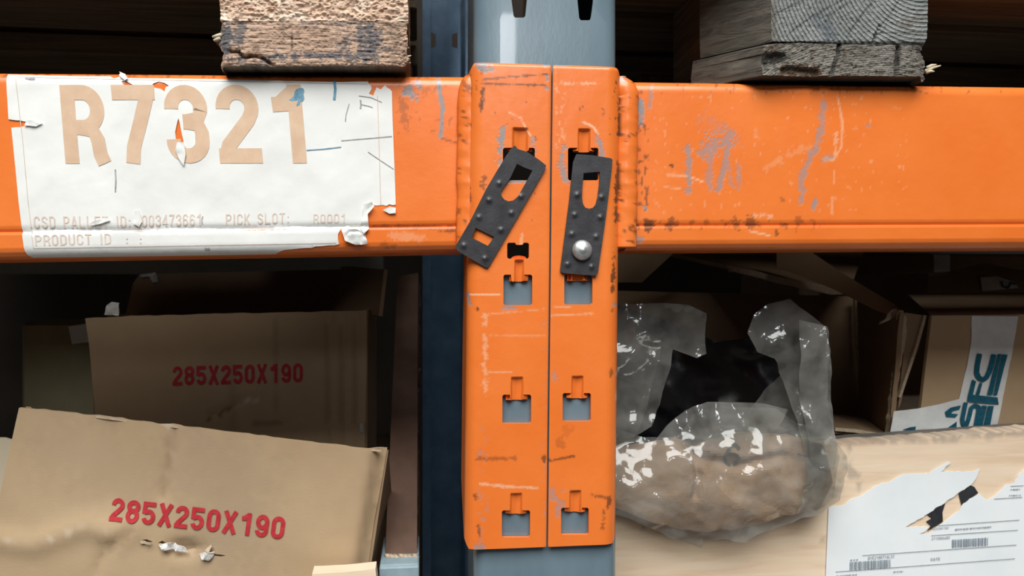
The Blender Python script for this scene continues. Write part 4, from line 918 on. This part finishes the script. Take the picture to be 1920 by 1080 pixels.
# shipping label: two torn pieces of one sheet, black printed stripe left on the wood
def q4(pts): return [(1520+a/3.6, 780+b/3.6) for a, b in pts]
SLb = thing('shipping_label', 'torn white shipping label with barcodes on the pine crate', 'label', W(1740, 1000, YC))
upp = ragged(q4([(120, 615), (215, 605), (270, 560), (350, 530), (420, 480), (480, 450), (530, 445), (620, 395), (800, 385), (920, 310), (945, 315), (880, 375), (1090, 375), (1140, 355), (1115, 420), (1085, 462)]), 1.2, 5, 51)
low = ragged(q4([(1085, 462), (1000, 515), (900, 590), (860, 610), (790, 660), (700, 715), (640, 748), (800, 745), (770, 780), (725, 800), (800, 792), (860, 740), (1000, 640), (1030, 590), (1135, 520), (1190, 570), (1250, 530), (1320, 460), (1360, 460), (1400, 400), (1440, 360)]), 1.0, 5, 52)
zl = [(1935, 870), (1945, 960), (1930, 1200), (1543, 1215), (1549, 1060)]
SLp = pxpanel('paper_sheet', upp[:-1]+low+zl, YC-.0012, M_PAPERW, SLb, lambda X, Z: -.0005*fbm(X*25, Z*25, 53), .0003, .004)
C3 = lambda off: (lambda px, py: W(px, py, YC-.0022-off))
for pl in ([(1000, 520), (1080, 468), (1105, 478), (1132, 520), (1018, 600)], [(910, 588), (890, 650), (893, 712), (860, 735), (785, 778), (812, 738), (778, 712), (818, 690), (780, 660), (860, 615)]):
    flat_px('black_stripe', [q4(pl)], lambda px, py: W(px, py, YC-.0010), M_BLACK, SLb)
for a, b in (((350, 942), (1390, 870)), ((860, 740), (1410, 702)), ((815, 808), (1400, 770)), ((170, 1052), (1380, 963)), ((1240, 560), (1430, 548)), ((1350, 474), (1438, 470))):
    (xa_, ya_), (xb_, yb_) = q4([a, b]); flat_px('ruled_line', [[(xa_, ya_-.45), (xb_, yb_-.45), (xb_, yb_+.45), (xa_, ya_+.45)]], C3(0), M_BAR, SLp, 40)
def barcode(x0, x1, y0, y1, sl, seed):
    r_ = np.random.default_rng(seed); polys = []; x = x0
    while x < x1:
        w_ = r_.choice([4, 4, 6, 9, 12]); dy = (x-x0)*sl
        polys.append(q4([(x, y0+dy), (min(x+w_, x1), y0+dy), (min(x+w_, x1), y1+dy), (x, y1+dy)])); x += w_+r_.choice([4, 5, 7])
    o = flat_px('barcode', polys, C3(0), M_BARC, SLp, 60); o['kind'] = 'stuff'
barcode(265, 540, 985, 1038, -.062, 1); barcode(955, 1200, 835, 888, -.062, 2)
M_FAINT = simple('faint_grey_print', (.30, .32, .36), (.45, .47, .52), 300, .7, 0)
def q4t(a, b): return q4([a])[0], (b[0]/3.6, b[1]/3.6)
for a, b, h_ in (((268, 972), (320, 968), 9), ((975, 766), (1220, 748), 11), ((560, 1052), (625, 1048), 9), ((172, 1080), (312, 1070), 10), ((1340, 536), (1420, 534), 8), ((1350, 496), (1415, 493), 8)):
    r_ = np.random.default_rng(int(a[0])); x = a[0]
    while x < b[0]:
        w_ = r_.integers(7, 20); f_ = (x-a[0])/(b[0]-a[0]); y = a[1]+(b[1]-a[1])*f_
        flat_px('illegible_print', [q4([(x, y-h_/2), (min(x+w_, b[0]), y-h_/2), (min(x+w_, b[0]), y+h_/2*r_.random()), (x, y+h_/2)])], C3(0), M_FAINT, SLp, 40); x += w_+r_.integers(3, 8)
for s, a, ex, eh in (('0MC21867TAL31', (388, 970), (178, -14), 22), ('211988A4BC', (818, 836), (124, -8), 18), ('DESCRIPTION', (826, 768), (108, -7), 15), ('DATE', (812, 976), (62, -5), 18)):
    p_, e_ = q4t(a, ex); lettering('small_print', s, p_, e_, (0, -eh/3.6), C3(0), M_FAINT, SLp, .55, .15, .18)

# ------------------------------------------------------------------ open carton and taped box standing in the crate
OC = thing('open_carton', 'open brown cardboard carton with raised flaps behind the plastic bag', 'carton', W(1450, 700, .25))
def down(p): return np.array([p[0], p[1], ZD+.004])
r0, r1 = W(1690, 586, .164), W(1606, 556, .32)
def tilt(p, px): q = W(*px, p[1]); return q
R0, R1 = W(1667, 822, .164), W(1616, 775, .32)
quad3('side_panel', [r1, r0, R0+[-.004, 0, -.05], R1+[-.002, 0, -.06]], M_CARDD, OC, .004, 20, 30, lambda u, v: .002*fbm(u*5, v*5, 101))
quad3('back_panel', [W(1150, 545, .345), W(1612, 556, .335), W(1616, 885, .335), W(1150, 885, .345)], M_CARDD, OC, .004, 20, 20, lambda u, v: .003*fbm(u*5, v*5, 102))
pxpanel('torn_edge', ragged([(1686, 582), (1690, 640), (1676, 720), (1664, 822)], 1.5, 9, 103)+ragged([(1672, 823), (1684, 720), (1700, 630), (1701, 598), (1694, 582)], 1.5, 9, 104), .166, M_EDGE, OC, lambda X, Z: .001*fbm(X*200, Z*200, 105), .005, .002)
pxpanel('inner_edge', [(1603, 556), (1611, 556), (1614, 640), (1620, 700), (1621, 775), (1614, 775), (1611, 700), (1605, 640)], .312, M_EDGE, OC, None, .004, .004)
pxpanel('side_flap', [(1490, 440), (1520, 445), (1548, 470), (1598, 511), (1645, 546), (1682, 572), (1690, 588), (1676, 592), (1650, 581), (1592, 546), (1535, 518), (1490, 500)], .185, M_CARDD, OC, lambda X, Z: (X-float(W(1690, 580, .185)[0]))*-.35+.001*fbm(X*60, Z*60, 106), .004, .004)
pxpanel('flap_crease', [(1664, 590), (1672, 580), (1682, 578), (1682, 592), (1668, 600), (1650, 608), (1662, 596)], .178, M_EDGE, OC, lambda X, Z: .002*folds(X, Z, 107, 4, 80, 200), .002, .003)
bf = [(1365, 497), (1400, 504), (1470, 521), (1540, 533), (1592, 545), (1588, 551), (1560, 553), (1545, 549), (1465, 531), (1372, 508)]
pxpanel('back_flap_edge', bf, .24, M_EDGE, OC, lambda X, Z: .001*fbm(X*100, Z*100, 108), .008, .003)
quad3('back_flap', [W(1240, 470, .40), W(1620, 470, .42), W(1592, 547, .245), W(1368, 499, .245)], M_CARDD, OC, .004)
quad3('side_flap', [W(1100, 468, .24), W(1272, 466, .27), W(1205, 528, .25), W(1100, 536, .22)], M_CARDD, OC, .004, 20, 20, lambda u, v: .003*np.sin(u*4))
quad3('front_flap', [W(1560, 778, .27), W(1618, 782, .29), W(1662, 817, .168), W(1560, 806, .160)], M_CARDD, OC, .004, 20, 12, lambda u, v: .002*fbm(u*8, v*6, 109))
pxpanel('torn_edge', ragged([(1566, 802), (1610, 806), (1655, 814), (1660, 820)], .8, 8, 110)+[(1654, 821), (1610, 812), (1566, 808)], .158, M_EDGE, OC, None, .003, .003)
quad3('bottom_panel', [W(1150, 880, .34), W(1616, 880, .33), W(1664, 960, .17), W(1150, 960, .17)], M_CARDD, OC, .004)

YT = .156
TB = thing('taped_box', 'kraft cardboard box sealed with white and teal printed tape', 'box', W(1850, 800, YT))
pxpanel('front_panel', [(1747, 592), (1840, 591), (2150, 586), (2110, 880), (1710, 880), (1728, 750)], YT, M_CARD, TB, lambda X, Z: .002*(fbm(X*12, Z*12, 111)-.5), .004, .005)
quad3('top_flap', [W(1700, 550, .42), W(2150, 548, .42), W(2150, 586, YT+.001), W(1745, 591, YT+.001)], M_CARDD, TB, .004)
quad3('side_panel', [W(1738, 588, .40), W(1746, 593, YT+.004), W(1712, 875, YT+.004), W(1730, 800, .40)], M_CARDD, TB, .004)
pxpanel('side_flap', [(1697, 586), (1736, 592), (1700, 700), (1690, 752), (1684, 768), (1696, 640)], YT+.012, M_CARDD, TB, None, .003, .005)
pxpanel('flap_edge', [(1733, 591), (1738, 592), (1722, 650), (1690, 745), (1685, 745), (1716, 650)], YT+.008, M_EDGE, TB, None, .004, .003)
def q3(pts): return [(1520+a/2.8425, 460+b/2.8425) for a, b in pts]
def qt(pts): return [(1780+a/4.5, 580+b/4.5) for a, b in pts]
ht = lambda X, Z: .002*(fbm(X*12, Z*12, 111)-.5)
TP1 = pxpanel('tape_strip', [(1822, 592), (1909, 593), (1900, 650), (1882, 740), (1866, 815), (1790, 815), (1797, 750), (1812, 690), (1821, 640)], YT-.0008, M_TAPE, TB, lambda X, Z: ht(X, Z)-.0004*folds(X, Z, 112, 5, 40, 160), .0003, .003)
TP2 = pxpanel('tape_strip', [(1676, 771), (1720, 766), (1760, 758), (1801, 747), (1795, 815), (1668, 815)], YT-.0014, M_TAPE, TB, lambda X, Z: ht(X, Z)-.0006*folds(X, Z, 113, 5, 40, 160), .0003, .003)
def s3(px, py):
    P = W(px, py, YT); P[..., 1] = YT-.0024+ht(P[..., 0], P[..., 2]); return P
def bandq(pts, w): 
    p = []; pts = np.array(pts, float)
    for i in range(len(pts)-1): p += [pts[i]+(pts[i+1]-pts[i])*k/4 for k in range(4)]
    return band(p+[pts[-1]], w)
for nm, pl in (('printed_letter', bandq([(242, 372), (222, 470), (216, 530), (232, 572), (265, 592), (298, 572), (325, 520), (345, 450), (362, 378)], 42)),
               ('printed_letter', [(210, 605), (182, 715), (205, 722), (240, 615), (262, 622), (236, 722), (392, 740), (402, 800), (134, 775), (140, 730), (178, 588)]),
               ('printed_letter', bandq([(122, 782), (92, 925), (100, 965), (126, 972), (146, 920), (168, 830), (200, 806), (232, 820), (228, 870), (204, 990)], 36)),
               ('printed_bar', [(395, 374), (422, 375), (348, 720), (305, 716)]), ('printed_bar', [(429, 376), (476, 380), (388, 722), (357, 720)]), ('printed_bar', [(256, 806), (300, 808), (262, 990), (224, 986)]), ('printed_bar', [(308, 810), (360, 812), (326, 990), (270, 990)])):
    flat_px(nm, [qt(pl)], s3, M_TEAL, TP1, 3)
for pl in ([(705, 885), (735, 862), (790, 850), (782, 872), (748, 880), (738, 893), (775, 897), (760, 915), (712, 912)], [(718, 970), (750, 948), (768, 935), (765, 968)], [(478, 980), (520, 966), (550, 962), (548, 982)]): flat_px('printed_letter', [q3(pl)], s3, M_TEAL, TP2, 3)
t = thing('far_box', 'dark cardboard box with white tape, behind the taped box', 'box', W(1880, 545, .46))
quad3('front_panel', [W(1740, 512, .46), W(2060, 500, .46), W(2060, 600, .46), W(1740, 600, .46)], M_CARDD, t, .2)
pxpanel('tape_strip', [(1838, 520), (1870, 518), (1902, 528), (1910, 540), (1842, 546)], .457, M_TAPE, t, None, .0004, .006)
flat_px('printed_letter', [bandq([(1878, 527), (1880, 537), (1890, 540), (1896, 530), (1904, 533)], 4)], lambda a, b: W(a, b, .4555), M_TEAL, t, 3)
pxpanel('loose_flap', [(1770, 512), (1850, 494), (1962, 516), (1962, 540), (1900, 520), (1840, 516)], .44, M_CARDD, t, lambda X, Z: .004*fbm(X*20, Z*20, 115), .004, .006)
t = thing('back_carton', 'large dim carton at the back of the right bay', 'carton', (float(W(1800, 500, .75)[0]), .8, ZD))
box('body', (float(W(1500, 500, .75)[0]), .75, ZD+.0005), (float(W(2150, 500, .75)[0]), 1.0, .06), M_CARDD, t, .004); box('tape_strip', (float(W(1750, 500, .75)[0]), .7485, -.2), (float(W(1780, 500, .75)[0]), .7505, .058), M_TAPE, t, 0)

# ------------------------------------------------------------------ clear plastic bag with a paper parcel hanging over the crate edge
cX, cZ = float(W(1345, 905, .09)[0]), float(W(1345, 905, .09)[2]); RX, RZ = 245/2430, 112/2430
def dome(X, Z, k=1.): 
    d = ((X-cX)/(RX*k))**2+((Z-cZ)/(RZ*k))**2; return np.sqrt(np.clip(1-d*.86, 0.0, 1))
def hp(X, Z):
    x, y = proj(np.stack([X, .06+0*X, Z], -1))
    r = -.019*dome(X, Z)+.006*folds(X, Z, 121, 6, 13, 60)+.006*np.exp(-(seg_dist(x, y, [(1300, 840), (1330, 872), (1400, 882), (1490, 868)])/9)**2)
    return np.minimum(r+.006*np.exp(-(seg_dist(x, y, [(1310, 845), (1325, 900), (1318, 940)])/8)**2), -.001)
PP = thing('paper_parcel', 'crumpled brown paper parcel marked with a black 6 inside the plastic bag', 'parcel', W(1345, 985, .09))
PPw = solid('wrapping_paper', ragged([(1120, 838), (1215, 832), (1270, 822), (1300, 838), (1380, 812), (1480, 815), (1540, 832), (1552, 900), (1528, 942), (1440, 962), (1370, 980), (1300, 990), (1220, 972), (1120, 935)], 2, 14, 122)[:-1], .094, .004, M_KRAFT, PP, hp, .0022)
def sp_(px, py):
    P = W(px, py, .062); b = .094+hp(P[..., 0], P[..., 2]); P = W(px, py, b); b = .094+hp(P[..., 0], P[..., 2]); P = W(px, py, b-.0012); return P
def q6(pts): return [(1200+a/3.725, 740+b/3.725) for a, b in pts]
flat_px('marker_digit', [q6(bandq(arc(640, 450, 50, 36, 95, 440, 20), 22)), q6(bandq([(592, 440), (612, 395), (650, 345), (672, 352), (698, 380)], 21))], sp_, M_BLACK, PPw, 3)
flat_px('marker_stroke', [q6(bandq([(365, 390), (430, 392), (490, 400)], 8))], sp_, M_BLACK, PPw, 3)
flat_px('marker_stroke', [q6(bandq([(1100, 412), (1160, 432), (1220, 462)], 7))], sp_, M_BLACK, PPw, 3)
BG = thing('plastic_bag', 'clear crumpled plastic bag hanging over the crate edge beside the orange connector', 'bag', W(1345, 1010, .09))
def hf(X, Z): return np.minimum(-.025*dome(X, Z, 1.10)+.0085*folds(X, Z, 131, 5, 13, 45)+.0012*folds(X, Z, 132, 4, 60, 120), .004)-.004
pxpanel('front_film', [(1120, 795), (1200, 815), (1258, 812), (1300, 776), (1345, 762), (1455, 765), (1490, 792), (1550, 800), (1567, 850), (1556, 930), (1522, 954), (1480, 958), (1440, 975), (1400, 990), (1380, 1003), (1340, 996), (1305, 1000), (1304, 1018), (1240, 995), (1225, 985), (1165, 955), (1120, 945)], .090, M_FILM, BG, hf, .0003, .0022)
pxpanel('rim_film', [(1225, 842), (1262, 805), (1300, 775), (1345, 761), (1400, 760), (1455, 764), (1500, 775), (1478, 808), (1440, 828), (1370, 838), (1290, 822)], .062, M_FILM, BG, lambda X, Z: .006*folds(X, Z, 133, 5, 14, 50)+(Z-cZ)*.3, .0003, .0022)
pxpanel('left_film', [(1120, 572), (1175, 570), (1245, 568), (1290, 572), (1325, 588), (1328, 664), (1310, 672), (1262, 655), (1254, 690), (1240, 760), (1222, 800), (1180, 822), (1120, 815)], .075, M_FILM, BG, lambda X, Z: .010*folds(X, Z, 134, 6, 12, 50), .0003, .0022)
pxpanel('left_film', [(1120, 640), (1200, 610), (1240, 640), (1215, 740), (1190, 830), (1120, 850)], .100, M_FILM, BG, lambda X, Z: .010*folds(X, Z, 138, 6, 12, 50), .0003, .0022)
pxpanel('right_film', [(1402, 625), (1415, 590), (1440, 570), (1480, 560), (1515, 585), (1550, 612), (1555, 690), (1562, 760), (1568, 850), (1556, 930), (1522, 958), (1496, 950), (1500, 880), (1492, 790), (1472, 715), (1450, 672), (1420, 660)], .078, M_FILM, BG, lambda X, Z: .010*folds(X, Z, 135, 6, 12, 50)-.01*dome(X, Z), .0003, .0022)
pxpanel('right_film', [(1500, 600), (1552, 612), (1558, 700), (1566, 790), (1566, 870), (1530, 900), (1508, 800), (1500, 720)], .064, M_FILM, BG, lambda X, Z: .008*folds(X, Z, 137, 6, 16, 60), .0003, .0022)
pxpanel('inner_film', [(1385, 790), (1430, 735), (1465, 705), (1500, 730), (1505, 800), (1460, 815), (1400, 812)], .10, M_FILM, BG, lambda X, Z: .008*folds(X, Z, 136, 5, 14, 50), .0003, .0025)
BK = thing('black_plastic_sheet', 'crumpled black plastic sheet inside the open plastic bag', 'plastic sheet', W(1340, 820, .17))
pxpanel('sheet_fold', [(1120, 560), (1250, 600), (1340, 640), (1440, 630), (1520, 660), (1548, 700), (1552, 830), (1500, 846), (1120, 850)], .175, M_BLKPL, BK, lambda X, Z: .016*folds(X, Z, 141, 6, 10, 40), .002, .004)
